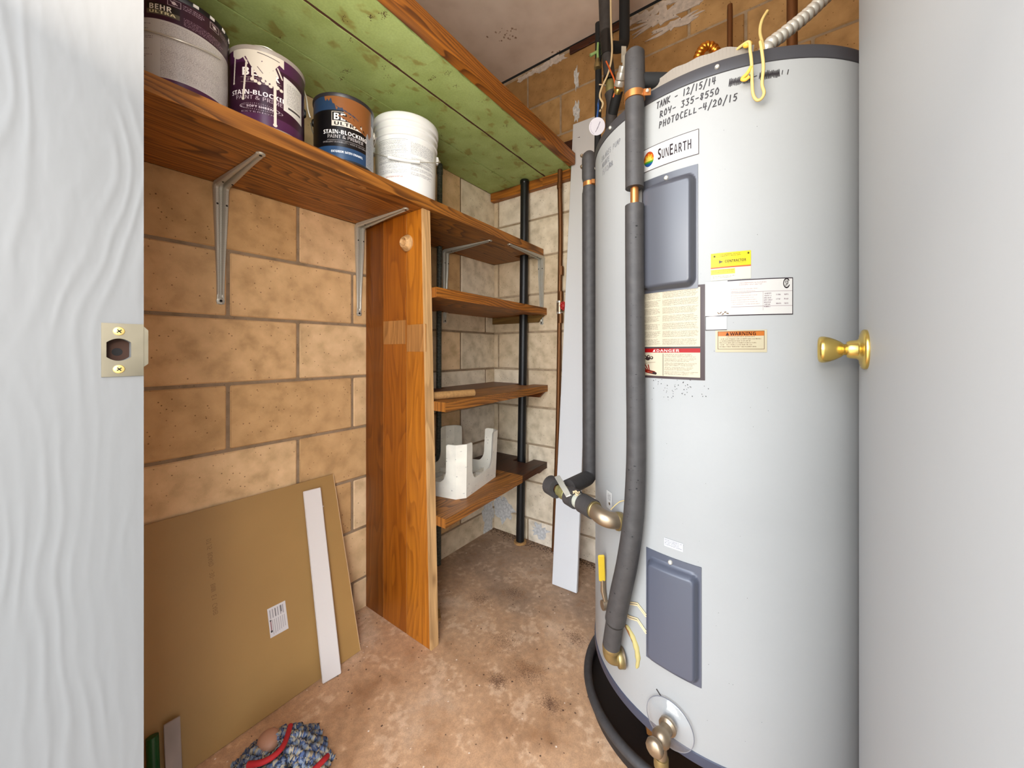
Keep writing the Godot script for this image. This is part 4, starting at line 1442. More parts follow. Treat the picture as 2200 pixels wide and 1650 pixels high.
	for k in 9: line(im, Vector2(408 + k * 18, 36 + k * 3), Vector2(428 + k * 18, 74 + k * 4), 7, w)
	for k in 9: dot(im, Vector2(448 + k * 15, 150 + (k % 3) * 8), 8, w)
	drip(im, 366, 20, 168, 8, w, -10)
	drip(im, 424, 60, 250, 9, w, -16)
	drip(im, 540, 80, 356, 12, w, 2)
	drip(im, 452, 40, 150, 8, w)
	line(im, Vector2(470, 12), Vector2(560, 24), 3, Color(0.14, 0.08, 0.11))
	line(im, Vector2(470, 84), Vector2(492, 112), 3, Color(0.30, 0.22, 0.25))
	# price sticker
	var poly := [Vector2(580, 84), Vector2(676, 100), Vector2(688, 294), Vector2(594, 262)]
	for x in range(578, 690):
		var f := (x - 580) / 100.0
		im.fill_rect(Rect2i(x, int(84 + 18 * f), 1, 176), Color(0.82, 0.80, 0.77))
	small_print(im, Rect2i(594, 112, 78, 108), 8, 4, Color(0.42, 0.40, 0.40), 44)
	im.fill_rect(Rect2i(600, 232, 76, 10), Color(0.25, 0.23, 0.23))
	t = make_can("paint_can", "purple paint can streaked with white drips, beside the small-print can", Vector2(-1.0905, -0.4165), im, mat(0.4, Color(0.60, 0.56, 0.52)), "paint cans on the plank shelf")
	c = Vector3(-1.0905, 1.708, -0.4165)
	var ax := Vector3(0.36, 0, -0.933)      # across the can as seen from the door
	var pv := []
	for k in 17:
		var a := PI * k / 16.0
		pv.append(c + ax * (cos(a) * -0.092) + Vector3(-0.012, 0.0, 0.0) * sin(a) + Vector3(0, sin(a) * 0.125 - 0.01 * absf(cos(a)), 0))
	pv.append(pv[-1] + Vector3(0, -0.022, 0) + ax * 0.006)
	pv.insert(0, pv[0] + Vector3(0, -0.022, 0) - ax * 0.006)
	bail(t, pv, 0.0021)
	ear(t, c + ax * 0.083 + Vector3(0, -0.026, 0), ax, M.lid_dark)

	# 3: black and blue can smeared with orange-brown paint
	im = Image.create(1024, 372, false, Image.FORMAT_RGB8)
	var black := Color(0.055, 0.05, 0.055)
	var blue := Color(0.14, 0.22, 0.33)
	im.fill(black)
	im.fill_rect(Rect2i(0, 0, 1024, 84), blue)
	im.fill_rect(Rect2i(0, 298, 1024, 74), Color(0.15, 0.26, 0.39))
	im.fill_rect(Rect2i(640, 84, 140, 288), Color(0.62, 0.63, 0.64))
	small_print(im, Rect2i(648, 110, 124, 250), 6, 4, Color(0.30, 0.32, 0.36), 60)
	for q in [Rect2i(446, 92, 164, 3), Rect2i(446, 92, 3, 86), Rect2i(607, 92, 3, 86), Rect2i(446, 146, 164, 32)]: im.fill_rect(q, bone)
	stamp(im, "BEHR", Rect2(458, 101, 140, 40), Color(0.93, 0.91, 0.88), true)
	stamp(im, "ULTRA", Rect2(460, 152, 136, 20), Color(0.10, 0.09, 0.09), true)
	stamp(im, "STAIN-BLOCKING", Rect2(398, 200, 246, 24), Color(0.93, 0.91, 0.90), true)
	stamp(im, "PAINT & PRIMER", Rect2(424, 230, 196, 20), Color(0.78, 0.76, 0.76))
	im.fill_rect(Rect2i(420, 260, 210, 2), Color(0.60, 0.58, 0.58))
	stamp(im, "EXCELLENT DURABILITY / HIDE & COVERAGE", Rect2(396, 268, 250, 9), Color(0.72, 0.70, 0.70))
	stamp(im, "EXTERIOR SATIN ENAMEL", Rect2(444, 322, 172, 13), Color(0.94, 0.94, 0.94), true)
	var o := Color(0.52, 0.32, 0.165)
	for x in range(404, 690):
		var edge := lerpf(10.0, 150.0, clampf((x - 410) / 170.0, 0.0, 1.0)) + 12.0 * sin(x * 0.11) + 8.0 * sin(x * 0.31)
		if x > 610: edge = 172.0 + 14.0 * sin(x * 0.2)
		im.fill_rect(Rect2i(x, 0, 1, int(edge)), o)
	for k in 8: line(im, Vector2(486 + k * 15, 116 + k * 7), Vector2(560 + k * 10, 124 + k * 8), 9, o)
	for k in 5: line(im, Vector2(470 + k * 22, 60 + k * 9), Vector2(500 + k * 22, 78 + k * 9), 4, blue)
	t = make_can("paint_can", "black and blue paint can smeared with orange-brown paint", Vector2(-1.0845, -0.6235), im, mat(0.4, Color(0.16, 0.15, 0.16)), "paint cans on the plank shelf")
	c = Vector3(-1.0845, 1.708, -0.6235)
	ax = Vector3(0.50, 0, -0.866)
	ear(t, c + ax * 0.083, ax, M.steel)
	ear(t, c - ax * 0.083, -ax, M.lid_dark)
	pts = []
	for k in 13:
		var a := PI * k / 12.0
		pts.append(c + ax * (cos(a) * -0.0905) + Vector3(-0.866, 0, -0.50) * (sin(a) * 0.088) + Vector3(0, sin(a) * -0.05, 0))
	bail(t, pts)

	# 4: white plastic pail
	im = Image.create(1024, 400, false, Image.FORMAT_RGB8)
	im.fill(Color(0.93, 0.93, 0.92))
	for k in 7: small_print(im, Rect2i(352, 40 + k * 34, 168, 30), 6, 4, Color(0.52, 0.52, 0.54), 70 + k, 0.3)
	small_print(im, Rect2i(536, 42, 150, 90), 4, 3, Color(0.50, 0.51, 0.54), 80, 0.05)
	for k in 4: small_print(im, Rect2i(536, 150 + k * 34, 150, 28), 5, 4, Color(0.55, 0.55, 0.57), 90 + k, 0.3)
	small_print(im, Rect2i(400, 292, 100, 10), 5, 4, Color(0.70, 0.36, 0.30), 95, 0.1)
	for q in [Rect2i(352, 30, 168, 3), Rect2i(352, 108, 168, 3), Rect2i(352, 190, 168, 3), Rect2i(536, 196, 150, 3)]: im.fill_rect(q, Color(0.62, 0.62, 0.63))
	var pc := Vector2(-1.121, -0.884)
	t = thing("pail", "white plastic pail with grey print and a wire handle, last on the plank", "pail", Vector3(pc.x, 1.5728, pc.y))
	var xf := Transform3D(Basis(), Vector3(pc.x, 1.5728, pc.y))
	var mb := MB.new()
	var rb := 0.1045
	mb.lathe([Vector2(rb, 0.004), Vector2(0.1085, 0.195)], 72, xf, atan2(-pc.y, -pc.x), 0.0, TAU, 0.004, 0.195)
	part(t, "body", mb, mat(0.38, Color.WHITE, 0.0, tex(im)))
	mb = MB.new()
	mb.lathe([Vector2(0, 0.0), Vector2(rb - 0.004, 0.0), Vector2(rb, 0.004)], 60, xf)
	mb.lathe([Vector2(0.1085, 0.195), Vector2(0.1125, 0.1965), Vector2(0.1130, 0.201), Vector2(0.1095, 0.2025), Vector2(0.1098, 0.221), Vector2(0.1135, 0.2225), Vector2(0.1142, 0.2275), Vector2(0.1102, 0.229), Vector2(0.1105, 0.244), Vector2(0.1145, 0.2455), Vector2(0.1165, 0.250), Vector2(0.1168, 0.266), Vector2(0.1150, 0.270), Vector2(0.108, 0.272), Vector2(0.0, 0.272)], 72, xf, 0.0, 0.0, TAU, 0.0, 1.0, 0.5)
	part(t, "ribbed_rim", mb, M.pail)
	c = Vector3(pc.x, 1.5728 + 0.170, pc.y)
	ax = Vector3(0.60, 0, -0.80)
	var fw := Vector3(0.80, 0, 0.60)
	for s in [1.0, -1.0]:
		mb = MB.new()
		mb.box(Transform3D(Basis(Vector3(0, 1, 0), atan2(ax.x, ax.z)), c + ax * s * 0.111 + Vector3(0, 0.004, 0)), Vector3(0.020, 0.026, 0.012), 0.003)
		part(t, "handle_ear", mb, M.pail)
	var ph := []
	for k in 19:
		var a := PI * k / 18.0
		ph.append(c + ax * (cos(a) * 0.121) + fw * (pow(sin(a), 0.6) * 0.1155) + Vector3(0, pow(sin(a), 0.8) * -0.066, 0))
	ph.insert(0, c + ax * 0.118 + Vector3(0, 0.012, 0))
	bail(t, ph, 0.0016)
	mb = MB.new()
	mb.tube(ph.slice(8, 14), 0.0058, 12)
	part(t, "grip", mb, M.pail)

# ---------------------------------------------------------------- boards that lean on the walls

func build_leaning_boards():
	# sheet of brown hardboard against the shelf wall
	var up := Vector3(-0.180, 0.575, -0.030)
	var al := Vector3(-0.004, 0, 1.0).normalized()
	var nn := al.cross(up.normalized()).normalized()
	if nn.x < 0: nn = -nn
	up = nn.cross(al).normalized() * (1.0 if nn.cross(al).y > 0 else -1.0)
	var B := Vector3(-1.178, 0.001, -0.735)
	var hgt := 0.600
	var wid := 0.585
	var bs := Basis(al, up, al.cross(up))
	var t := thing("hardboard_sheet", "large sheet of brown hardboard leaning against the block wall", "board", Vector3(-1.18, 0, -0.45))
	var mb := MB.new()
	var mid := B + al * wid * 0.5 + up * hgt * 0.5
	mb.box(Transform3D(bs, mid), Vector3(wid, hgt, 0.006), 0.0006)
	part(t, "sheet", mb, M.hardboard)
	mb = MB.new()
	mb.box(Transform3D(bs, B + al * 0.0006 + up * hgt * 0.5), Vector3(0.0022, hgt * 0.998, 0.0064), 0.0003)
	part(t, "raw_edge", mb, M.hard_edge)
	var face := nn * 0.0034
	# white sticker (corners measured along the sheet)
	var im := Image.create(128, 192, false, Image.FORMAT_RGB8)
	im.fill(Color(0.82, 0.80, 0.79))
	for k in 6: im.fill_rect(Rect2i(12 + k * 18, 14, 8, 58), Color(0.62, 0.60, 0.60))
	im.fill_rect(Rect2i(88, 14, 9, 44), Color(0.42, 0.40, 0.40))
	im.fill_rect(Rect2i(50, 18, 6, 50), Color(0.42, 0.40, 0.40))
	for k in 7: im.fill_rect(Rect2i(24 + k * 14, 84, 4, 96 - k * 3), Color(0.62, 0.60, 0.60))
	im.fill_rect(Rect2i(10, 84, 8, 74), Color(0.58, 0.42, 0.42))
	dot(im, Vector2(14, 84), 6, Color(0.30, 0.26, 0.26))
	dot(im, Vector2(14, 154), 7, Color(0.18, 0.15, 0.15))
	mb = MB.new()
	var so := 0.208      # from the far edge
	var su := 0.185
	sheet_quad(mb, B + face, al, up, so, su, 0.050, 0.080)
	part(t, "sticker", mb, mat(0.6, Color.WHITE, 0.0, tex(im)))
	# faint line of print running up the sheet
	mb = MB.new()
	flat_text(mb, "DTJS BOARD -30- 8MM E1 CARB", B + face + al * 0.385 + up * 0.515, -up, -al, 0.200, 0.011)
	part(t, "print", mb, mat(0.7, Color(0.50, 0.37, 0.22)))
	mb = MB.new()
	blob(mb, Transform3D(Basis(al, up, al.cross(up)), B + face * 0.9), Vector2(0.058, 0.500), 0.006, 0.004, 0.0004, 3, 0.3, 12)
	part(t, "scuff", mb, M.paper)

	# narrow white strip propped in front of it
	var b0 := Vector3(-1.1475, 0.001, -0.619)
	var s_up := (Vector3(-1.3335, 0.547, -0.647) - b0)
	var s_al := Vector3(-0.20, 0, 1.0).normalized()
	s_al = (s_al - s_up.normalized() * s_al.dot(s_up.normalized())).normalized()
	var sn := s_al.cross(s_up.normalized())
	mb = MB.new()
	mb.box(Transform3D(Basis(s_al, s_up.normalized(), sn), b0 + s_up * 0.5 + Vector3(0, 0.001, 0)), Vector3(0.056, s_up.length(), 0.011), 0.0025)
	single("white_strip", mb, M.white_strip, "narrow white strip of board leaning on the brown hardboard sheet", "strip")

	# tall white board between the shelves and the heater
	b0 = Vector3(-0.7655, 0.001, -1.449)
	var tp := Vector3(-0.7855, 2.160, -1.694)
	var d := tp - b0
	var x_ := Vector3(1, 0.0, -0.03).normalized()
	x_ = (x_ - d.normalized() * x_.dot(d.normalized())).normalized()
	mb = MB.new()
	mb.box(Transform3D(Basis(x_, d.normalized(), x_.cross(d.normalized())), (b0 + tp) * 0.5 + Vector3(0, 0.001, 0)), Vector3(0.1175, d.length(), 0.016), 0.0015)
	single("white_board", mb, M.white_board, "tall narrow white board leaning on the back wall beside the heater", "board")

func sheet_quad(mb: MB, o: Vector3, al: Vector3, up: Vector3, a: float, u: float, w: float, h: float):
	# seen from the front the sheet's far edge is on the other side, so u runs against al
	var p0 := o + al * (a + w) + up * u
	var p1 := o + al * a + up * u
	var nn := (p1 - p0).cross(up).normalized()
	mb.quad(p0, p1, p1 + up * h, p0 + up * h, nn, nn, nn, nn, Vector2(0, 1), Vector2(1, 1), Vector2(1, 0), Vector2(0, 0))

# flat lettering: top-left corner o, reading direction rd, down direction dn
func flat_text(mb: MB, s: String, o: Vector3, rd: Vector3, dn: Vector3, len: float, h: float, bold := false):
	var g := text_tris(s, "Droid Sans Mono", bold)
	var pts: PackedVector2Array = g[0]
	var lo: Vector2 = g[1]
	var sz: Vector2 = g[2] - g[1]
	var nn := rd.cross(-dn).normalized()
	for i in range(0, pts.size(), 3):
		var q := []
		for k in 3:
			var f := (pts[i + k] - lo) / sz
			q.append(o + rd * f.x * len + dn * (1.0 - f.y) * h)
		mb.tri(q[0], q[1], q[2], nn, nn, nn)

# ---------------------------------------------------------------- mop and sticks by the door

func build_mop():
	var c := Vector3(-0.990, 0.0, -0.395)
	var t := thing("mop_head", "blue and cream yarn mop head with red bands lying on the floor", "mop", c)
	var r := RandomNumberGenerator.new()
	r.seed = 77
	var yarn := [Color(0.42, 0.36, 0.25), Color(0.07, 0.10, 0.20), Color(0.20, 0.24, 0.31), Color(0.36, 0.28, 0.17), Color(0.03, 0.04, 0.08)]
	# loops of cord: each leaves the hub, humps over and falls to the floor
	var mb := MB.new()
	mb.colored = true
	for s in 110:
		var a := lerpf(-0.5, TAU - 0.5, s / 110.0) + r.randf_range(-0.05, 0.05)
		var lay := r.randf()
		var reach := r.randf_range(0.085, 0.120) * (1.0 - 0.25 * lay)
		var top := 0.030 + 0.050 * lay
		var dir := Vector3(cos(a), 0, sin(a))
		var sid := Vector3(-dir.z, 0, dir.x)
		var pts := [c + dir * 0.022 + Vector3(0, top * 0.8, 0)]
		for k in range(1, 7):
			var f := k / 6.0
			pts.append(c + dir * (0.022 + reach * f) + sid * (r.randfn() * 0.006 + sin(f * 4.0 + lay * 6.0) * 0.008) + Vector3(0, maxf(0.006, top * (0.8 + 0.75 * f - 1.6 * f * f) + r.randfn() * 0.002), 0))
		twisted(mb, curve(pts, 9), 0.0068, yarn, r)
	var y := part(t, "yarn", mb, M.yarn)
	y.set_meta("kind", "stuff")
	# the stitched bands that hold the loops together
	var bands := [[Vector3(-0.994, 0.082, -0.339), Vector3(-0.968, 0.088, -0.356), Vector3(-0.959, 0.089, -0.381), Vector3(-0.970, 0.088, -0.406), Vector3(-1.008, 0.084, -0.436)], [Vector3(-0.893, 0.050, -0.470), Vector3(-0.884, 0.058, -0.455), Vector3(-0.880, 0.060, -0.425)]]
	for q in bands:
		mb = MB.new()
		mb.tube(curve(q, 5), 0.0062, 10)
		part(t, "red_band", mb, M.band)
	mb = MB.new()
	mb.ball(Vector3(-1.035, 0.062, -0.398), Vector3(0.030, 0.018, 0.026), 16, 9)
	part(t, "hub", mb, mat(0.6, Color(0.66, 0.47, 0.36)))
	# a green stick and a whitewashed slat propped against the hardboard, by the jamb
	mb = MB.new()
	mb.tube([Vector3(-1.164, 0.001, -0.212), Vector3(-1.1965, 0.128, -0.214)], 0.0115, 18)
	single("green_stick", mb, M.pole_green, "short dark green plastic stick propped beside the doorway jamb", "stick")
	mb = MB.new()
	var p0 := Vector3(-1.160, 0.001, -0.246)
	var p1 := Vector3(-1.198, 0.136, -0.249)
	mb.box(Transform3D(along(p1 - p0), (p0 + p1) * 0.5 + Vector3(0, 0.001, 0)), Vector3(0.006, (p1 - p0).length(), 0.030), 0.001)
	single("whitewashed_stick", mb, mat(0.75, Color(0.72, 0.66, 0.62), 0.0, tex(grey(93, 128, 0.05, 0.72, 1.0, 40))), "short whitewashed wooden slat propped beside the green stick", "slat")

func twisted(mb: MB, p: Array, r: float, cols: Array, rg: RandomNumberGenerator):
	# cord whose plies alternate in colour along its length
	var n := p.size()
	var seg := 6
	var prev := []
	var prevn := []
	var ph := rg.randi_range(0, 4)
	var up := Vector3(0, 1, 0)
	for i in n:
		var t: Vector3 = (p[mini(i + 1, n - 1)] - p[maxi(i - 1, 0)]).normalized()
		var s := t.cross(up)
		s = s.normalized() if s.length() > 0.01 else Vector3(1, 0, 0)
		var w := t.cross(s)
		var ringp := []
		var ringn := []
		for k in seg + 1:
			var a := TAU * k / seg + i * 0.5
			var q := s * cos(a) + w * sin(a)
			ringn.append(q)
			ringp.append(p[i] + q * r * (1.0 + 0.22 * cos(3.0 * TAU * k / seg)))
		if i > 0:
			for k in seg:
				mb.cur = cols[((k / 2) + (i / 2) + ph) % 3] if rg.randf() < 0.86 else cols[rg.randi_range(3, 4)]
				mb.quad(prev[k], prev[k + 1], ringp[k + 1], ringp[k], prevn[k], prevn[k + 1], ringn[k + 1], ringn[k])
		prev = ringp
		prevn = ringn

# ---------------------------------------------------------------- water heater

const GLYPH := {
	"T": [[0, 1, 1, 1], [0.5, 1, 0.42, 0]], "A": [[0, 0, 0.5, 1, 0.85, 0], [0.15, 0.4, 0.75, 0.42]], "N": [[0.05, 0, 0.12, 1, 0.8, 0, 0.88, 1]],
	"K": [[0.1, 1, 0.08, 0], [0.85, 1, 0.1, 0.45, 0.9, 0.05]], "-": [[0.15, 0.45, 0.85, 0.5]], "1": [[0.5, 1, 0.45, 0]],
	"2": [[0.1, 0.8, 0.4, 1, 0.75, 0.8, 0.6, 0.45, 0.05, 0, 0.9, 0.05]], "/": [[0.1, -0.25, 0.9, 1.15]], "5": [[0.85, 1, 0.25, 0.95, 0.15, 0.55, 0.6, 0.6, 0.8, 0.3, 0.5, 0, 0.1, 0.08]],
	"4": [[0.15, 1, 0.1, 0.4, 0.9, 0.45], [0.7, 1, 0.6, 0]], "R": [[0.1, 0, 0.12, 1, 0.7, 0.85, 0.6, 0.5, 0.15, 0.5, 0.9, 0]], "O": [[0.5, 1, 0.1, 0.6, 0.25, 0.05, 0.7, 0.1, 0.85, 0.6, 0.5, 1]],
	"Y": [[0.05, 1, 0.2, 0.5, 0.7, 0.55], [0.85, 1, 0.55, 0]], "3": [[0.1, 0.95, 0.75, 1, 0.4, 0.6, 0.8, 0.35, 0.5, 0, 0.05, 0.1]], "8": [[0.75, 0.9, 0.3, 0.95, 0.2, 0.7, 0.7, 0.3, 0.5, 0, 0.15, 0.2, 0.7, 0.7, 0.75, 0.9]],
	"0": [[0.5, 1, 0.1, 0.6, 0.25, 0.05, 0.7, 0.1, 0.85, 0.6, 0.5, 1]], "P": [[0.1, 0, 0.15, 1, 0.75, 0.85, 0.6, 0.5, 0.15, 0.48]], "H": [[0.1, 1, 0.08, 0], [0.8, 1, 0.75, 0], [0.1, 0.5, 0.8, 0.5]],
	"C": [[0.85, 0.9, 0.4, 1, 0.1, 0.5, 0.4, 0, 0.85, 0.1]], "E": [[0.8, 1, 0.15, 0.95, 0.1, 0, 0.8, 0.05], [0.1, 0.5, 0.65, 0.52]], "L": [[0.15, 0.8, 0.1, 0.05, 0.75, 0.1]],
	"U": [[0.1, 1, 0.15, 0.1, 0.7, 0.05, 0.8, 1]], "M": [[0.05, 0, 0.2, 1, 0.5, 0.3, 0.8, 1, 0.9, 0]], "S": [[0.8, 0.9, 0.3, 1, 0.2, 0.6, 0.7, 0.45, 0.6, 0, 0.1, 0.1]],
}

# felt-tip writing on the jacket: starts at angle deg and height y, letters h tall and w degrees apart
func scrawl(mb: MB, s: String, deg: float, y: float, w: float, h: float, rise: float, pen := 0.0019, slant := 0.22):
	var x := 0.0
	for ch in s:
		if GLYPH.has(ch):
			for st in GLYPH[ch]:
				for i in range(0, st.size() - 2, 2):
					var a := Vector2(x + (st[i] * 0.78 + st[i + 1] * slant * 0.6) * w, y + rise * x / w + st[i + 1] * h)
					var b := Vector2(x + (st[i + 2] * 0.78 + st[i + 3] * slant * 0.6) * w, y + rise * x / w + st[i + 3] * h)
					ink(mb, Vector2(deg + a.x, a.y), Vector2(deg + b.x, b.y), pen)
		x += w

func ink(mb: MB, a: Vector2, b: Vector2, pen: float):
	var p := on_tank(a.x, a.y, 0.0004)
	var q := on_tank(b.x, b.y, 0.0004)
	var n0 := (p - Vector3(TC.x, p.y, TC.y)).normalized()
	var s := (q - p).cross(n0).normalized() * pen * 0.5
	var e := (q - p).normalized() * pen * 0.35
	mb.quad(p - e - s, q + e - s, q + e + s, p - e + s, n0, n0, n0, n0)

# pressed access cover on the jacket
func cover(mb: MB, t0: float, t1: float, y0: float, y1: float, rise: float):
	var nx := 34
	var ny := 48
	var g := []
	var arc := deg_to_rad(t1 - t0) * TR
	for j in ny + 1:
		var row := []
		for i in nx + 1:
			var fx := float(i) / nx
			var fy := float(j) / ny
			# crowd the samples towards the rims
			fx = 0.5 - 0.5 * cos(PI * fx)
			fy = 0.5 - 0.5 * cos(PI * fy)
			var dx := minf(fx, 1.0 - fx) * arc
			var dy := minf(fy, 1.0 - fy) * (y1 - y0)
			if fy > 0.5: dy -= 0.012             # wider flange at the top, for the screw
			var rc := 0.016
			var d := minf(dx, dy)
			if dx < rc + 0.004 and dy < rc + 0.004: d = rc + 0.004 - Vector2(rc + 0.004 - dx, rc + 0.004 - dy).length()
			var h := 0.0016 + rise * sstep(0.0035, 0.0125, d)
			row.append(on_tank(lerpf(t0, t1, fx), lerpf(y0, y1, fy), h))
		g.append(row)
	var nrm := []
	for j in ny + 1:
		var row := []
		for i in nx + 1:
			var a: Vector3 = g[j][mini(i + 1, nx)] - g[j][maxi(i - 1, 0)]
			var b: Vector3 = g[mini(j + 1, ny)][i] - g[maxi(j - 1, 0)][i]
			row.append(a.cross(b).normalized())
		nrm.append(row)
	for j in ny:
		for i in nx: mb.quad(g[j][i], g[j][i + 1], g[j + 1][i + 1], g[j + 1][i], nrm[j][i], nrm[j][i + 1], nrm[j + 1][i + 1], nrm[j + 1][i])
	# rim back to the jacket
	for j in ny:
		for i in [0, nx]:
			var n0 := (on_tank(t1, 0) - on_tank(t0, 0)).normalized() * (1.0 if i else -1.0)
			var a: Vector3 = g[j][i]
			var b: Vector3 = g[j + 1][i]
			var dg := t1 if i else t0
			mb.quad(a, b, on_tank(dg, b.y, -0.001), on_tank(dg, a.y, -0.001), n0, n0, n0, n0)
	for i in nx:
		for j in [0, ny]:
			var n0 := Vector3(0, 1.0 if j else -1.0, 0)
			var a: Vector3 = g[j][i]
			var b: Vector3 = g[j][i + 1]
			var c := Vector3(TC.x, a.y, TC.y)
			mb.quad(a, b, c + (b - c).normalized() * (TR - 0.001), c + (a - c).normalized() * (TR - 0.001), n0, n0, n0, n0)

func screw_on(t: Node, deg: float, y: float, off: float, r := 0.0046):
	var mb := MB.new()
	var d := on_tank(deg, 0, 1.0) - on_tank(deg, 0, 0.0)
	mb.lathe([Vector2(r, 0), Vector2(r, 0.0016), Vector2(r * 0.7, 0.0034), Vector2(0, 0.0038)], 16, Transform3D(along(d), on_tank(deg, y, off)))
	part(t, "screw", mb, M.steel)

func sticker(t: Node, n: String, t0: float, t1: float, y0: float, y1: float, im: Image, rough := 0.25, off := 0.0008, spec := 0.25) -> MeshInstance3D:
	var mb := MB.new()
	mb.patch(TC, TR + off, t0, t1, y0, y1, 14)
	var m := mat(rough, Color(0.78, 0.78, 0.78), 0.0, tex(im))
	m.metallic_specular = spec
	return part(t, n, mb, m)

func build_heater():
	var t := thing("water_heater", "tall pale grey cylindrical water heater with dark top band, stickers and felt-tip notes", "water heater", Vector3(TC.x, 0.24, TC.y))
	var xf := Transform3D(Basis(), Vector3(TC.x, 0, TC.y))
	var mb := MB.new()
	mb.lathe([Vector2(TR - 0.004, 0.250), Vector2(TR, 0.258), Vector2(TR, 1.552)], 128, xf, PI / 2, 0.0, TAU, 0.25, 1.55)
	part(t, "jacket", mb, M.tank)
	mb = MB.new()
	mb.lathe([Vector2(TR, 1.5475), Vector2(TR + 0.0018, 1.5485), Vector2(TR + 0.0022, 1.567), Vector2(TR - 0.001, 1.5725), Vector2(TR - 0.012, 1.5740), Vector2(0, 1.580)], 128, xf)
	part(t, "top_cover", mb, M.tank_dark)
	mb = MB.new()
	mb.lathe([Vector2(0, 0.2415), Vector2(TR - 0.008, 0.2415), Vector2(TR + 0.001, 0.2430), Vector2(TR + 0.0020, 0.247), Vector2(TR + 0.0020, 0.2620), Vector2(TR, 0.2635)], 128, xf)
	part(t, "base_ring", mb, M.tank_base)
	for q in [[6.7, 1.560], [-38.6, 1.560], [-75.0, 1.560], [60.0, 1.560]]: screw_on(t, q[0], q[1], 0.0020, 0.0042)

	# access covers
	mb = MB.new()
	cover(mb, -20.0, 0.8, 1.152, 1.389, 0.014)
	var p := part(t, "access_cover", mb, M.panel_up)
	screw_on(p, -10.0, 1.3795, 0.0016)
	mb = MB.new()
	cover(mb, -18.1, 1.9, 0.392, 0.621, 0.014)
	p = part(t, "access_cover", mb, M.panel_low)
	screw_on(p, -8.5, 0.6115, 0.0016)

	build_stickers(t)

	# felt-tip notes
	mb = MB.new()
	scrawl(mb, "TANK - 12/15/14", -13.9, 1.5285, 1.36, 0.0125, 0.0002)
	scrawl(mb, "ROY- 335-8550", -12.6, 1.5075, 1.55, 0.0125, 0.0002)
	scrawl(mb, "PHOTOCELL-4/20/15", -12.9, 1.4865, 1.52, 0.0125, 0.0002)
	part(t, "felt_tip_note", mb, M.ink)
	mb = MB.new()
	var r := RandomNumberGenerator.new()
	r.seed = 3
	for seg in [[10.2, 16.6], [19.0, 24.6]]:      # crossed-out line
		var x: float = seg[0]
		while x < seg[1]:
			ink(mb, Vector2(x, 1.519 + r.randf_range(-0.002, 0.002)), Vector2(x + 0.28, 1.531 + r.randf_range(-0.002, 0.002)), 0.0013)
			ink(mb, Vector2(x + 0.28, 1.530), Vector2(x + 0.40, 1.519 + r.randf_range(-0.002, 0.002)), 0.0013)
			x += 0.42
	ink(mb, Vector2(10.2, 1.5225), Vector2(16.4, 1.5255), 0.0010)
	ink(mb, Vector2(17.2, 1.5255), Vector2(18.3, 1.5265), 0.0012)
	ink(mb, Vector2(25.6, 1.522), Vector2(25.8, 1.529), 0.0012)
	ink(mb, Vector2(27.2, 1.521), Vector2(27.5, 1.529), 0.0014)
	part(t, "crossed_out_note", mb, M.ink)
	mb = MB.new()
	scrawl(mb, "SOLARES PUMP", -48.5, 1.505, 1.42, 0.012, 0.0, 0.0012)
	scrawl(mb, "MOUNTED", -47.6, 1.487, 1.30, 0.012, 0.0, 0.0012)
	scrawl(mb, "15/12/04", -47.8, 1.469, 1.30, 0.012, 0.0, 0.0012)
	scrawl(mb, "ALL", -40.5, 1.469, 1.35, 0.012, 0.0, 0.0012)
	part(t, "faded_note", mb, M.faint_ink)
	# spatter and scratches
	mb = MB.new()
	for i in 60:
		var dg := -8.0 + r.randfn() * 7.0
		var y := 0.955 + r.randfn() * 0.012
		if dg < -16.5 or dg > 12.0: continue
		ink(mb, Vector2(dg, y), Vector2(dg + r.randf() * 0.12, y + r.randf_range(-0.001, 0.001)), r.randf_range(0.0006, 0.0016))
	for i in 70:
		var dg := r.randf_range(-32.0, 22.0)
		var y := r.randf_range(0.28, 1.5)
		ink(mb, Vector2(dg, y), Vector2(dg + 0.03, y), r.randf_range(0.0005, 0.0010))
	ink(mb, Vector2(-13.8, 0.338), Vector2(-12.2, 0.331), 0.0030)
	part(t, "spatter", mb, M.ink).set_meta("kind", "stuff")

	# lower port: yellow sealing foam squeezed out round it, with a rusty run
	mb = MB.new()
	var pts := []
	for k in 15:
		var a := lerpf(1.35, -0.45, k / 14.0)
		pts.append(on_tank(-29.5 + cos(a) * 7.6, 0.372 + sin(a) * 0.052, 0.001))
	var rad := []
	for k in 15: rad.append(lerpf(0.0025, 0.0062, sin(k / 14.0 * PI)) + 0.0008 * sin(k * 2.1))
	mb.tube(pts, rad, 10)
	part(t, "sealing_foam", mb, M.foam_yellow)
	mb = MB.new()
	pts = []
	for k in 8:
		var a := lerpf(1.45, 0.35, k / 7.0)
		pts.append(on_tank(-29.9 + cos(a) * 7.2, 0.372 + sin(a) * 0.050, 0.001))
	mb.tube(pts, [0.002, 0.004, 0.0045, 0.005, 0.0045, 0.004, 0.003, 0.0015], 8)
	part(t, "rust_stain", mb, M.rust)
	# thermostat leads to the lower cover
	for q in [[0.4790, 0.5010], [0.4745, 0.4965], [0.4480, 0.4660], [0.4435, 0.4615]]:
		mb = MB.new()
		mb.tube([on_tank(-29.0, q[0], 0.002), on_tank(-26.0, q[0] + 0.002, 0.002), on_tank(-22.0, (q[0] + q[1]) * 0.5 + 0.001, 0.002), on_tank(-18.0, q[1] - 0.022, 0.002)], 0.0015, 8)
		part(t, "lead_wire", mb, M.cream_wire)
	# worn paper tag by the side port
	var im := Image.create(64, 96, false, Image.FORMAT_RGB8)
	im.fill(Color(0.86, 0.85, 0.82))
	dot(im, Vector2(34, 66), 9, Color(0.60, 0.52, 0.40))
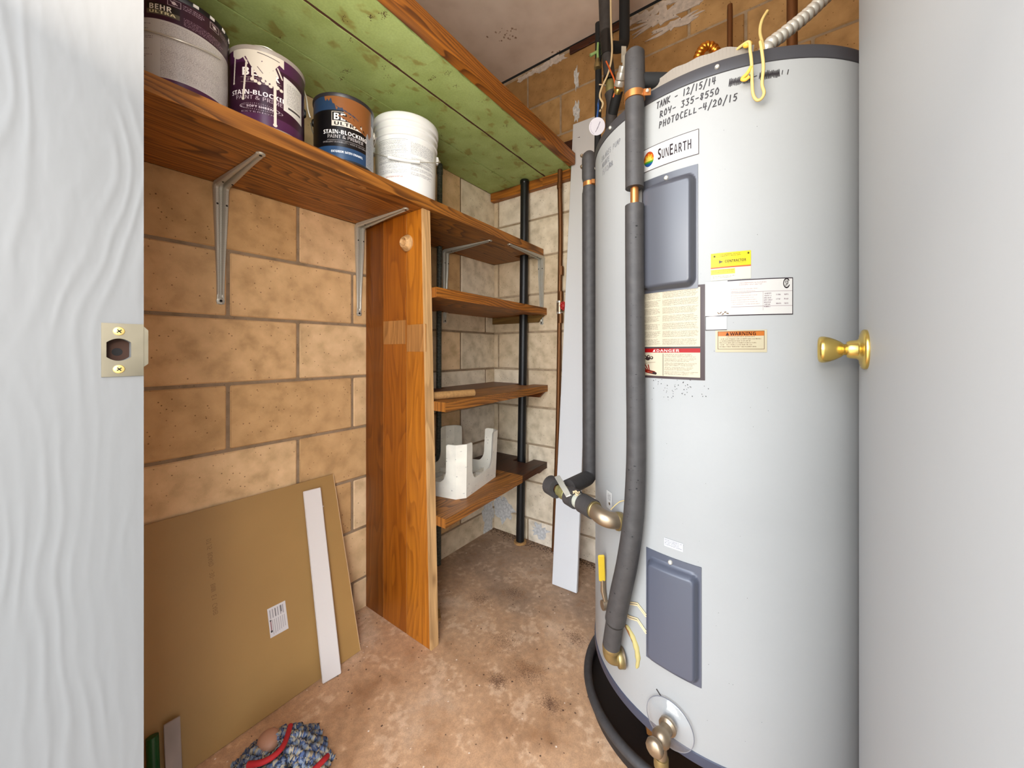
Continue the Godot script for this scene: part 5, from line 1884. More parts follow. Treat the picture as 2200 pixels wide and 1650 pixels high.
	dot(im, Vector2(34, 66), 5, Color(0.12, 0.10, 0.09))
	small_print(im, Rect2i(14, 14, 40, 36), 6, 4, Color(0.35, 0.33, 0.32), 5)
	sticker(t, "port_tag", -42.5, -37.6, 0.655, 0.697, im, 0.6)

	build_drain(t)
	# steel junction plate bent up along the rim, and its dark gasket
	mb = MB.new()
	for k in 30:
		var a0 := -17.0 + k * 1.15
		var a1 := a0 + 1.15
		var h0 := 0.010 + 0.008 * sstep(0, 8, k) + 0.0012 * sin(k * 0.9) - 0.010 * sstep(22, 30, k)
		var h1 := 0.010 + 0.008 * sstep(0, 8, k + 1) + 0.0012 * sin((k + 1) * 0.9) - 0.010 * sstep(22, 30, k + 1)
		var b0 := on_tank(a0, 1.573, -0.004)
		var b1 := on_tank(a1, 1.573, -0.004)
		var n0 := (b0 - Vector3(TC.x, 1.573, TC.y)).normalized()
		mb.quad(b0, b1, b1 + Vector3(0, h1, 0) + n0 * 0.006, b0 + Vector3(0, h0, 0) + n0 * 0.006, n0, n0, n0, n0)
		mb.quad(b0 + Vector3(0, h0, 0) + n0 * 0.006, b1 + Vector3(0, h1, 0) + n0 * 0.006, b1 + Vector3(0, h1 + 0.002, 0) - n0 * 0.05, b0 + Vector3(0, h0 + 0.002, 0) - n0 * 0.05, Vector3(0, 1, 0), Vector3(0, 1, 0), Vector3(0, 1, 0), Vector3(0, 1, 0))
	part(t, "junction_plate", mb, mat(0.55, Color(0.50, 0.465, 0.42), 0.2))

	# blocks and drain pan under it
	mb = MB.new()
	mb.box(Transform3D(Basis(Vector3(0, 1, 0), deg_to_rad(26.0)), Vector3(-0.285, 0.1235, -1.185)), Vector3(0.16, 0.235, 0.30), 0.004, 2)
	single("wood_block", mb, M.block_wood, "brown wooden block under the heater, at its pipe side", "block", "")
	mb = MB.new()
	mb.box(Transform3D(Basis(Vector3(0, 1, 0), deg_to_rad(-8.0)), Vector3(-0.085, 0.1235, -1.205)), Vector3(0.11, 0.235, 0.26), 0.004, 2)
	single("wood_block", mb, M.block_wood, "brown wooden block under the heater, at its door side", "block", "")
	t = thing("drain_pan", "round black drain pan on the floor under the water heater", "pan", Vector3(-0.205, 0, -1.195))
	mb = MB.new()
	var px := Transform3D(Basis(), Vector3(-0.205, 0.001, -1.200))
	mb.lathe([Vector2(0, 0.0), Vector2(0.300, 0.0), Vector2(0.306, 0.004), Vector2(0.309, 0.044), Vector2(0.306, 0.044), Vector2(0.302, 0.006), Vector2(0.298, 0.0025), Vector2(0, 0.0025)], 96, px)
	part(t, "tray", mb, M.pan)
	mb = MB.new()
	pts = []
	for k in 97: pts.append(Vector3(-0.205, 0.047, -1.200) + Vector3(cos(TAU * k / 96), 0, sin(TAU * k / 96)) * 0.309)
	mb.tube(pts, 0.0125, 14, false)
	part(t, "rolled_rim", mb, M.foam)

func build_stickers(t: Node):
	# maker's plate
	var im := Image.create(768, 200, false, Image.FORMAT_RGB8)
	im.fill(Color(0.93, 0.92, 0.90))
	for q in [Rect2i(0, 0, 768, 6), Rect2i(0, 194, 768, 6), Rect2i(760, 0, 8, 200), Rect2i(0, 0, 6, 200)]: im.fill_rect(q, Color(0.36, 0.31, 0.30))
	var c := Vector2(150, 98)
	for y in range(30, 166):
		for x in range(70, 230):
			var d := Vector2((x - c.x) / 72.0, (y - c.y) / 64.0)
			if d.length() > 1.0: continue
			var q := Vector2(d.x, d.y - 0.25)
			var rr := q.length() + 0.10 * sin(atan2(q.y, q.x) * 9.0)
			var col := Color(0.93, 0.84, 0.36)
			if rr > 0.62: col = Color(0.91, 0.62, 0.18)
			if rr > 0.92: col = Color(0.78, 0.30, 0.12)
			var band := d.y + 0.16 * d.x * 0.0
			if band > 0.25: col = Color(0.42, 0.62, 0.16)
			if band > 0.44: col = Color(0.12, 0.50, 0.36)
			if band > 0.58: col = Color(0.16, 0.33, 0.58)
			if d.length() > 0.95: col = col.darkened(0.25)
			im.set_pixel(x, y, col)
	var ink_ := Color(0.20, 0.15, 0.15)
	# tall condensed capitals, the first letter of each half larger
	stamp(im, "S", Rect2(279, 46, 42, 92), ink_, true)
	stamp(im, "U", Rect2(330, 62, 38, 76), ink_, true)
	stamp(im, "N", Rect2(380, 62, 40, 76), ink_, true)
	stamp(im, "E", Rect2(431, 46, 40, 92), ink_, true)
	stamp(im, "A", Rect2(483, 62, 43, 76), ink_, true)
	stamp(im, "R", Rect2(538, 62, 42, 76), ink_, true)
	stamp(im, "T", Rect2(588, 62, 43, 76), ink_, true)
	stamp(im, "H", Rect2(643, 62, 42, 76), ink_, true)
	stamp(im, "Essential Solar Energy Products", Rect2(280, 150, 400, 18), Color(0.70, 0.66, 0.64))
	sticker(t, "maker_plate", -21.5, 1.1, 1.4075, 1.4560, im, 0.3)

	# operating instructions over a DANGER panel
	im = Image.create(640, 900, false, Image.FORMAT_RGB8)
	var cream := Color(0.86, 0.81, 0.70)
	im.fill(Color(0.33, 0.28, 0.28))
	im.fill_rect(Rect2i(0, 22, 606, 560), cream)
	im.fill_rect(Rect2i(0, 640, 606, 236), cream)
	im.fill_rect(Rect2i(0, 600, 606, 42), Color(0.70, 0.10, 0.11))
	im.fill_rect(Rect2i(0, 640, 606, 3), cream)
	var txt := Color(0.40, 0.36, 0.31)
	for k in 7: small_print(im, Rect2i(18, 36 + k * 78, 280, 68), 9, 6, txt, 100 + k, 0.12)
	for k in 7: small_print(im, Rect2i(314, 36 + k * 78, 280, 68), 9, 6, txt, 120 + k, 0.12)
	stamp(im, "DANGER", Rect2(262, 608, 190, 26), Color(0.92, 0.84, 0.80), true)
	line(im, Vector2(236, 632), Vector2(250, 610), 5, Color(0.92, 0.84, 0.80))
	for k in 24: line(im, Vector2(228 + k * 0.5, 632), Vector2(240, 610), 2, Color(0.92, 0.84, 0.80))
	for k in 24: line(im, Vector2(252 - k * 0.5, 632), Vector2(240, 610), 2, Color(0.92, 0.84, 0.80))
	for k in 5: small_print(im, Rect2i(330, 654 + k * 43, 264, 36), 12, 7, Color(0.45, 0.38, 0.33), 140 + k, 0.3)
	im.fill_rect(Rect2i(316, 650, 4, 222), Color(0.30, 0.22, 0.21))
	# pictogram: a scalded hand under a spout
	var dk := Color(0.26, 0.20, 0.19)
	for q in [[150, 690, 20], [185, 680, 14], [215, 694, 16], [180, 700, 22]]: dot(im, Vector2(q[0], q[1]), q[2], dk)
	for q in [[150, 690, 12], [188, 682, 7], [214, 692, 8]]: dot(im, Vector2(q[0], q[1]), q[2], cream)
	line(im, Vector2(30, 690), Vector2(60, 706), 12, dk)
	line(im, Vector2(40, 770), Vector2(250, 738), 4, Color(0.60, 0.50, 0.42))
	var hand := Color(0.58, 0.14, 0.10)
	for q in [[Vector2(170, 832), Vector2(118, 800)], [Vector2(172, 826), Vector2(132, 776)], [Vector2(182, 820), Vector2(154, 766)], [Vector2(194, 818), Vector2(184, 768)]]: line(im, q[0], q[1], 10, hand)
	line(im, Vector2(168, 842), Vector2(120, 838), 10, hand)
	line(im, Vector2(170, 832), Vector2(236, 846), 34, hand)
	line(im, Vector2(200, 840), Vector2(250, 852), 26, dk)
	line(im, Vector2(180, 836), Vector2(220, 844), 12, Color(0.70, 0.30, 0.22))
	sticker(t, "instruction_label", -25.5, 3.0, 0.9765, 1.1585, im, 0.20, 0.0007)

	# rating plate
	im = Image.create(768, 200, false, Image.FORMAT_RGB8)
	im.fill(Color(0.88, 0.86, 0.83))
	for q in [Rect2i(200, 0, 568, 5), Rect2i(0, 195, 768, 5), Rect2i(762, 0, 6, 200)]: im.fill_rect(q, Color(0.22, 0.18, 0.20))
	small_print(im, Rect2i(300, 16, 240, 20), 10, 6, Color(0.72, 0.56, 0.52), 200)
	small_print(im, Rect2i(230, 50, 270, 100), 12, 5, Color(0.76, 0.66, 0.62), 201, 0.4)
	for q in [Rect2i(230, 70, 532, 2), Rect2i(506, 70, 2, 104), Rect2i(230, 150, 532, 2)]: im.fill_rect(q, Color(0.60, 0.52, 0.52))
	small_print(im, Rect2i(516, 78, 70, 90), 12, 8, Color(0.48, 0.40, 0.42), 202)
	small_print(im, Rect2i(620, 86, 46, 78), 24, 8, Color(0.48, 0.40, 0.42), 203)
	small_print(im, Rect2i(690, 86, 46, 78), 24, 8, Color(0.48, 0.40, 0.42), 204)
	for k in 40:    # certification ring
		var a := TAU * k / 48.0 + 0.5
		dot(im, Vector2(712 + cos(a) * 26, 30 + sin(a) * 24), 4, Color(0.20, 0.17, 0.18))
	stamp(im, "SP", Rect2(700, 16, 28, 28), Color(0.20, 0.17, 0.18), true)
	for k in 5: line(im, Vector2(112 + k * 20, 178 + (k % 3) * 6), Vector2(124 + k * 21, 186 - (k % 2) * 9), 6, Color(0.42, 0.30, 0.16))
	sticker(t, "rating_plate", 3.1, 28.8, 1.0965, 1.1620, im, 0.16)
	# glossy laminate under it, with a torn lower edge
	im = Image.create(160, 64, false, Image.FORMAT_RGB8)
	im.fill(Color(0.80, 0.80, 0.79))
	im.fill_rect(Rect2i(0, 60, 160, 4), Color(0.24, 0.20, 0.20))
	im.fill_rect(Rect2i(0, 0, 4, 64), Color(0.24, 0.20, 0.20))
	sticker(t, "clear_laminate", 3.1, 9.6, 1.0705, 1.0965, im, 0.14)

	# contractor's yellow sticker
	im = Image.create(256, 160, false, Image.FORMAT_RGB8)
	im.fill(Color(0.93, 0.83, 0.20))
	im.fill_rect(Rect2i(0, 86, 256, 74), Color(0.88, 0.86, 0.78))
	im.fill_rect(Rect2i(0, 82, 256, 8), Color(0.80, 0.42, 0.26))
	im.fill_rect(Rect2i(0, 96, 156, 30), Color(0.94, 0.86, 0.34))
	small_print(im, Rect2i(60, 8, 140, 16), 9, 5, Color(0.40, 0.33, 0.10), 210, 0.1)
	small_print(im, Rect2i(14, 30, 70, 8), 8, 5, Color(0.85, 0.80, 0.45), 211)
	stamp(im, "CONTRACTOR", Rect2(92, 44, 134, 15), Color(0.30, 0.25, 0.14), true)
	small_print(im, Rect2i(96, 62, 130, 7), 7, 4, Color(0.60, 0.52, 0.18), 212, 0.1)
	for p in [Vector2(24, 18), Vector2(240, 14)]: dot(im, p, 6, Color(0.32, 0.28, 0.12))
	for k in 18: line(im, Vector2(54, 44 + k), Vector2(78, 53), 2, Color(0.42, 0.38, 0.30))
	small_print(im, Rect2i(8, 100, 140, 22), 10, 5, Color(0.62, 0.52, 0.20), 213, 0.1)
	small_print(im, Rect2i(14, 134, 150, 14), 8, 5, Color(0.60, 0.58, 0.52), 214, 0.2)
	sticker(t, "contractor_label", 4.8, 16.6, 1.1635, 1.2140, im, 0.3)

	# WARNING label
	im = Image.create(320, 160, false, Image.FORMAT_RGB8)
	im.fill(Color(0.82, 0.77, 0.64))
	for q in [Rect2i(14, 8, 290, 3), Rect2i(14, 136, 290, 3), Rect2i(14, 8, 3, 130), Rect2i(302, 8, 3, 130)]: im.fill_rect(q, Color(0.40, 0.28, 0.20))
	im.fill_rect(Rect2i(17, 11, 286, 32), Color(0.80, 0.46, 0.20))
	stamp(im, "WARNING", Rect2(92, 15, 160, 24), Color(0.24, 0.10, 0.07), true)
	for k in 20: line(im, Vector2(66 + k, 38), Vector2(76, 16), 2, Color(0.24, 0.10, 0.07))
	small_print(im, Rect2i(70, 46, 180, 8), 9, 6, Color(0.48, 0.36, 0.26), 220, 0.05)
	small_print(im, Rect2i(26, 60, 268, 72), 14, 8, Color(0.45, 0.36, 0.28), 221, 0.3)
	sticker(t, "warning_label", 6.2, 21.2, 1.0300, 1.0705, im, 0.3)

	# small faded sticker above the lower cover
	im = Image.create(128, 48, false, Image.FORMAT_RGB8)
	im.fill(Color(0.84, 0.84, 0.84))
	small_print(im, Rect2i(6, 6, 114, 36), 9, 5, Color(0.50, 0.49, 0.52), 230, 0.2)
	sticker(t, "serial_label", -10.9, -4.1, 0.6395, 0.6560, im, 0.4)

func build_drain(t: Node):
	# clear plastic escutcheon and bronze drain cock
	var c := on_tank(-8.6, 0.2920, 0.004)
	var d := (on_tank(-8.6, 0, 1.0) - on_tank(-8.6, 0, 0.0)).normalized()
	var xf := Transform3D(along(d), c)
	var mb := MB.new()
	mb.lathe([Vector2(0.046, 0.0), Vector2(0.0465, 0.0015), Vector2(0.044, 0.003), Vector2(0.034, 0.005), Vector2(0.031, 0.0075), Vector2(0.014, 0.0085)], 48, xf)
	part(t, "escutcheon", mb, M.clear)
	mb = MB.new()
	mb.lathe([Vector2(0.0462, -0.0005), Vector2(0.0472, 0.0005), Vector2(0.0468, 0.0018), Vector2(0.0458, 0.0018)], 48, xf)
	part(t, "escutcheon_rim", mb, mat(0.2, Color(0.42, 0.42, 0.44)))
	var v := part(t, "drain_valve", _drain_body(c, d), M.bronze)
	mb = MB.new()
	var h := c + d * 0.064 + Vector3(0, 0.004, 0)
	mb.lathe([Vector2(0.0, 0), Vector2(0.0150, 0.0), Vector2(0.0165, 0.003), Vector2(0.0160, 0.009), Vector2(0.012, 0.013), Vector2(0, 0.014)], 12, Transform3D(along(d), h))
	part(v, "valve_handle", mb, M.bronze)
	mb = MB.new()
	ring(mb, c + d * 0.040 + Vector3(0, -0.045, 0), 0.0135, 0.020)
	part(v, "outlet", mb, M.brass_old)

func _drain_body(c: Vector3, d: Vector3) -> MB:
	var mb := MB.new()
	mb.lathe([Vector2(0.0170, 0.004), Vector2(0.0170, 0.012), Vector2(0.0125, 0.016), Vector2(0.0115, 0.026), Vector2(0.0165, 0.034), Vector2(0.0175, 0.042), Vector2(0.0140, 0.050), Vector2(0.0080, 0.054), Vector2(0.0070, 0.066), Vector2(0, 0.066)], 24, Transform3D(along(d), c))
	mb.tube([c + d * 0.038, c + d * 0.040 + Vector3(0, -0.018, 0), c + d * 0.040 + Vector3(0, -0.050, 0)], [0.0115, 0.0105, 0.0115], 18)
	return mb

# ---------------------------------------------------------------- insulated pipes round the heater

func lin(p: Array, y0: float, y1: float) -> Array:
	# the stretch of a falling path between two heights
	var out := []
	for i in p.size() - 1:
		var a: Vector3 = p[i]
		var b: Vector3 = p[i + 1]
		for y in [y0]:
			if a.y >= y and b.y < y: out.append(a.lerp(b, (a.y - y) / (a.y - b.y)))
		if b.y < y0 and b.y > y1: out.append(b)
		if a.y > y1 and b.y <= y1:
			out.append(a.lerp(b, (a.y - y1) / (a.y - b.y)))
	return out

func build_heater_plumbing():
	# pipe in front of the jacket
	var t := thing("insulated_pipe", "thick grey foam-wrapped pipe down the front of the heater, copper showing at a gap", "pipe", Vector3(-0.247, 0.35, -0.775), "foam-wrapped pipes at the heater")
	var run := curve([Vector3(-0.247, 1.70, -0.774), Vector3(-0.2475, 1.45, -0.7735), Vector3(-0.2470, 1.20, -0.7735), Vector3(-0.2455, 1.00, -0.7735), Vector3(-0.2440, 0.87, -0.7725), Vector3(-0.2450, 0.78, -0.7730), Vector3(-0.2510, 0.68, -0.7755), Vector3(-0.2650, 0.585, -0.7795), Vector3(-0.2820, 0.510, -0.7875), Vector3(-0.2975, 0.437, -0.7965), Vector3(-0.3100, 0.365, -0.8040), Vector3(-0.315, 0.33, -0.808)], 10)
	var mb := MB.new()
	mb.tube([Vector3(-0.2470, 1.6560, -0.7745), Vector3(-0.2470, 1.6530, -0.7743), Vector3(-0.2470, 1.6460, -0.774), Vector3(-0.2472, 1.60, -0.774), Vector3(-0.2472, 1.572, -0.774), Vector3(-0.2472, 1.5640, -0.774)], [0.004, 0.013, 0.0195, 0.0205, 0.0205, 0.0192], 28)
	part(t, "foam_sleeve", mb, M.foam)
	mb = MB.new()
	mb.tube([Vector3(-0.2472, 1.5490, -0.774), Vector3(-0.2473, 1.540, -0.774), Vector3(-0.2475, 1.50, -0.774), Vector3(-0.2475, 1.3690, -0.774)], [0.0188, 0.0192, 0.0187, 0.0184], 28)
	part(t, "foam_sleeve", mb, M.foam)
	mb = MB.new()
	var low := lin(run, 1.333, 0.442)
	var rad := []
	for p in low: rad.append(0.0188 + 0.0032 * sstep(0.9, 0.5, p.y))
	mb.tube(low, rad, 28)
	part(t, "foam_sleeve", mb, M.foam)
	mb = MB.new()
	mb.tube(lin(run, 0.4355, 0.378), 0.0192, 26)
	part(t, "foam_sleeve", mb, M.foam)
	# nicks in the foam
	mb = MB.new()
	var r := RandomNumberGenerator.new()
	r.seed = 6
	for y in [1.285, 1.262, 0.985, 0.80, 0.79, 0.772, 0.755, 0.750, 0.70, 0.693, 0.66, 0.655, 0.585, 0.52, 0.472]:
		var q := lin(run, y, y - 0.02)
		if q.size() == 0: continue
		var c: Vector3 = q[0]
		var o := Vector3(r.randf_range(-0.010, 0.010), 0, 0.0)
		var rr := 0.0188 + 0.0032 * sstep(0.9, 0.5, y)
		o.z = sqrt(rr * rr - o.x * o.x) - 0.0012
		mb.ball(c + o, Vector3(r.randf_range(0.001, 0.0035), r.randf_range(0.0008, 0.002), 0.0018), 8, 5)
	part(t, "nick", mb, M.foam_black)
	mb = MB.new()
	mb.tube([Vector3(-0.2472, 1.575, -0.774), Vector3(-0.2474, 1.45, -0.774), Vector3(-0.2474, 1.30, -0.7737)], 0.0083, 18)
	part(t, "copper_pipe", mb, M.copper)
	mb = MB.new()
	mb.tube([Vector3(-0.2472, 1.5635, -0.774), Vector3(-0.2472, 1.5495, -0.774)], 0.0207, 28)
	mb.box(Transform3D(Basis(Vector3(0, 1, 0), 0.5), Vector3(-0.2215, 1.5575, -0.7735)), Vector3(0.014, 0.014, 0.003), 0.0008)
	part(t, "copper_clamp", mb, M.copper)
	mb = MB.new()
	mb.lathe([Vector2(0.0032, 0), Vector2(0.0032, 0.003), Vector2(0, 0.0036)], 10, Transform3D(along(Vector3(-0.4, 0, 1)), Vector3(-0.2195, 1.5575, -0.7705)))
	part(t, "clamp_screw", mb, M.steel)
	mb = MB.new()
	mb.tube([Vector3(-0.240, 1.5915, -0.780), Vector3(-0.196, 1.5915, -0.812)], 0.0150, 18)
	part(t, "branch_sleeve", mb, M.foam_black)
	mb = MB.new()
	mb.tube(lin(run, 0.447, 0.430), 0.0150, 20)
	part(t, "pale_gasket", mb, M.cream_wire)
	# elbow into the lower port
	mb = MB.new()
	var pin := on_tank(-29.9, 0.345, 0.0005)
	mb.tube(rounded([Vector3(-0.3085, 0.3850, -0.8030), Vector3(-0.3150, 0.3440, -0.8075), pin], 0.021, 8), 0.0165, 22)
	part(t, "brass_elbow", mb, M.brass_old)
	mb = MB.new()
	ring(mb, Vector3(-0.3088, 0.3740, -0.8032), 0.0190, 0.011, Vector3(0.15, 1, 0.1))
	var dn := (pin - Vector3(-0.3150, 0.3440, -0.8075)).normalized()
	part(t, "elbow_collar", mb, M.brass_old)
	mb = MB.new()
	ring(mb, on_tank(-29.9, 0.345, 0.010), 0.0195, 0.012, dn)
	part(t, "elbow_collar", mb, M.brass_old)
	mb = MB.new()
	ring(mb, on_tank(-29.9, 0.345, 0.0035), 0.0215, 0.006, dn)
	part(t, "port_nut", mb, M.bronze)

	# yellow lever of the shut-off valve tucked behind that pipe
	var vt := thing("shutoff_valve", "yellow-levered shut-off valve low on the heater behind the front pipe", "valve", on_tank(-42.0, 0.42))
	mb = MB.new()
	var p0 := on_tank(-42.5, 0.478, 0.012)
	var p1 := on_tank(-42.0, 0.540, 0.016)
	mb.box(Transform3D(along(p1 - p0) * Basis(Vector3(0, 1, 0), 0.6), (p0 + p1) * 0.5), Vector3(0.016, 0.066, 0.006), 0.0025)
	part(vt, "lever", mb, M.yellow)
	mb = MB.new()
	mb.tube([on_tank(-42.6, 0.480, 0.011), on_tank(-42.6, 0.452, 0.010), on_tank(-42.0, 0.425, 0.004)], [0.0045, 0.0060, 0.0050], 12)
	part(vt, "stem", mb, M.bronze)
	mb = MB.new()
	ring(mb, on_tank(-42.0, 0.420, 0.004), 0.0115, 0.020, on_tank(-42.0, 0, 1.0) - on_tank(-42.0, 0, 0.0))
	part(vt, "valve_body", mb, M.bronze)

	# pipe at the side of the jacket, with its valves and the elbow into the side port
	t = thing("insulated_pipe", "slim grey foam-wrapped pipe at the side of the heater, ending in a valve row", "pipe", Vector3(-0.462, 0.62, -1.03), "foam-wrapped pipes at the heater")
	mb = MB.new()
	var A := Vector3(-0.504, 0.666, -0.884)
	var B := Vector3(-0.330, 0.664, -0.801)
	var d := (B - A).normalized()
	var at := func(f: float) -> Vector3: return A + d * f
	mb.tube(rounded([Vector3(-0.4625, 1.500, -1.0300), Vector3(-0.4615, 1.0, -1.0300), Vector3(-0.4610, 0.660, -1.0305), Vector3(-0.4670, 0.664, -0.9050)], 0.026, 7), 0.0214, 26)
	part(t, "foam_sleeve", mb, M.foam)
	mb = MB.new()
	mb.tube([Vector3(-0.4635, 1.624, -1.0310), Vector3(-0.4635, 1.6215, -1.0308), Vector3(-0.4635, 1.615, -1.0305), Vector3(-0.4635, 1.602, -1.0300), Vector3(-0.4632, 1.545, -1.0300), Vector3(-0.4630, 1.5305, -1.0300)], [0.003, 0.011, 0.0178, 0.0210, 0.0212, 0.0178], 26)
	part(t, "foam_sleeve", mb, M.foam)
	mb = MB.new()
	mb.tube([Vector3(-0.4628, 1.5190, -1.0300), Vector3(-0.4627, 1.495, -1.0300)], [0.0180, 0.0212], 26)
	part(t, "foam_sleeve", mb, M.foam)
	mb = MB.new()
	mb.tube([Vector3(-0.4629, 1.5310, -1.0300), Vector3(-0.4629, 1.5185, -1.0300)], 0.0186, 26)
	mb.box(Transform3D(Basis(Vector3(0, 1, 0), 0.6), Vector3(-0.4440, 1.5250, -1.0150)), Vector3(0.010, 0.013, 0.003), 0.0008)
	part(t, "copper_clamp", mb, M.copper)
	for q in [[Vector3(-0.4900, 1.622, -1.036), 0.0045], [Vector3(-0.4880, 1.588, -1.036), 0.0060]]:
		mb = MB.new()
		mb.tube([Vector3(-0.478, q[0].y - 0.012, -1.034), q[0]], q[1], 12)
		mb.ball(q[0], Vector3.ONE * q[1] * 1.15, 10, 6)
		part(t, "tie_end", mb, M.bronze)
	for q in [[-0.012, 0.022, 0.0255], [0.074, 0.102, 0.0235], [0.124, 0.166, 0.0225]]:
		mb = MB.new()
		mb.tube([at.call(q[0]), at.call(q[1])], q[2], 24, false)
		for e in [q[0], q[1]]:
			mb.lathe([Vector2(0.0125, 0), Vector2(q[2], 0)], 24, Transform3D(along(d), at.call(e)))
		mb.tube([at.call(q[0]), at.call(q[1])], 0.0125, 18, false)
		part(t, "foam_sleeve", mb, M.foam)
	mb = MB.new()
	mb.tube([at.call(-0.010), at.call(0.18)], 0.0095, 18)
	part(t, "copper_pipe", mb, M.copper_old)
	mb = MB.new()
	mb.lathe([Vector2(0.0095, 0.028), Vector2(0.0150, 0.030), Vector2(0.0150, 0.040), Vector2(0.0172, 0.044), Vector2(0.0185, 0.053), Vector2(0.0172, 0.064), Vector2(0.0150, 0.068), Vector2(0.0150, 0.080), Vector2(0.0095, 0.082)], 8, Transform3D(along(d), A), 0.0, 0.0, TAU, 0.0, 1.0, 0.95)
	part(t, "ball_valve", mb, M.green_brass)
	mb = MB.new()
	var l0: Vector3 = at.call(0.022) + Vector3(0, 0.034, 0.002)
	var l1: Vector3 = at.call(0.086) + Vector3(0.004, 0.012, 0.026)
	mb.box(Transform3D(along(l1 - l0), (l0 + l1) * 0.5), Vector3(0.014, (l1 - l0).length(), 0.0035), 0.001)
	mb.tube([at.call(0.053) + Vector3(0, 0.012, 0.002), at.call(0.050) + Vector3(0, 0.028, 0.006)], 0.0045, 10)
	part(t, "valve_lever", mb, M.zinc)
	mb = MB.new()
	mb.tube([at.call(0.102), at.call(0.106), at.call(0.118), at.call(0.126)], [0.0150, 0.0180, 0.0185, 0.0150], 22)
	part(t, "sensor_union", mb, mat(0.3, Color(0.66, 0.66, 0.60)))
	mb = MB.new()
	for k in 9:
		var q: Vector3 = at.call(0.106 + r.randf() * 0.014) + Vector3(r.randf_range(-0.012, 0.012), 0.014 + r.randf() * 0.014, r.randf_range(0.0, 0.015))
		mb.tube(curve([at.call(0.110) + Vector3(0, 0.012, 0), q, q + Vector3(r.randf_range(-0.012, 0.012), r.randf_range(-0.012, 0.006), 0.004)], 4), 0.0017, 6)
	part(t, "crimped_wires", mb, M.cream_wire)
	mb = MB.new()
	pin = on_tank(-30.6, 0.650, 0.0005)
	mb.tube(rounded([at.call(0.160), at.call(0.160).lerp(Vector3(-0.3165, 0.655, -0.7915), 1.0), pin], 0.030, 9), 0.0178, 24)
	part(t, "bronze_elbow", mb, M.bronze)
	mb = MB.new()
	ring(mb, at.call(0.167), 0.0198, 0.010, d)
	part(t, "elbow_collar", mb, M.brass_old)
	mb = MB.new()
	ring(mb, on_tank(-30.6, 0.650, 0.012), 0.0200, 0.012, on_tank(-30.6, 0, 1.0) - on_tank(-30.6, 0, 0.0))
	part(t, "elbow_collar", mb, M.brass_old)
	mb = MB.new()
	mb.tube(curve([on_tank(-33.0, 0.672, 0.022), on_tank(-31.0, 0.692, 0.006), on_tank(-26.5, 0.703, 0.002)], 6), 0.0009, 6)
	part(t, "sensor_wire", mb, M.yellow_wire)

	build_risers()

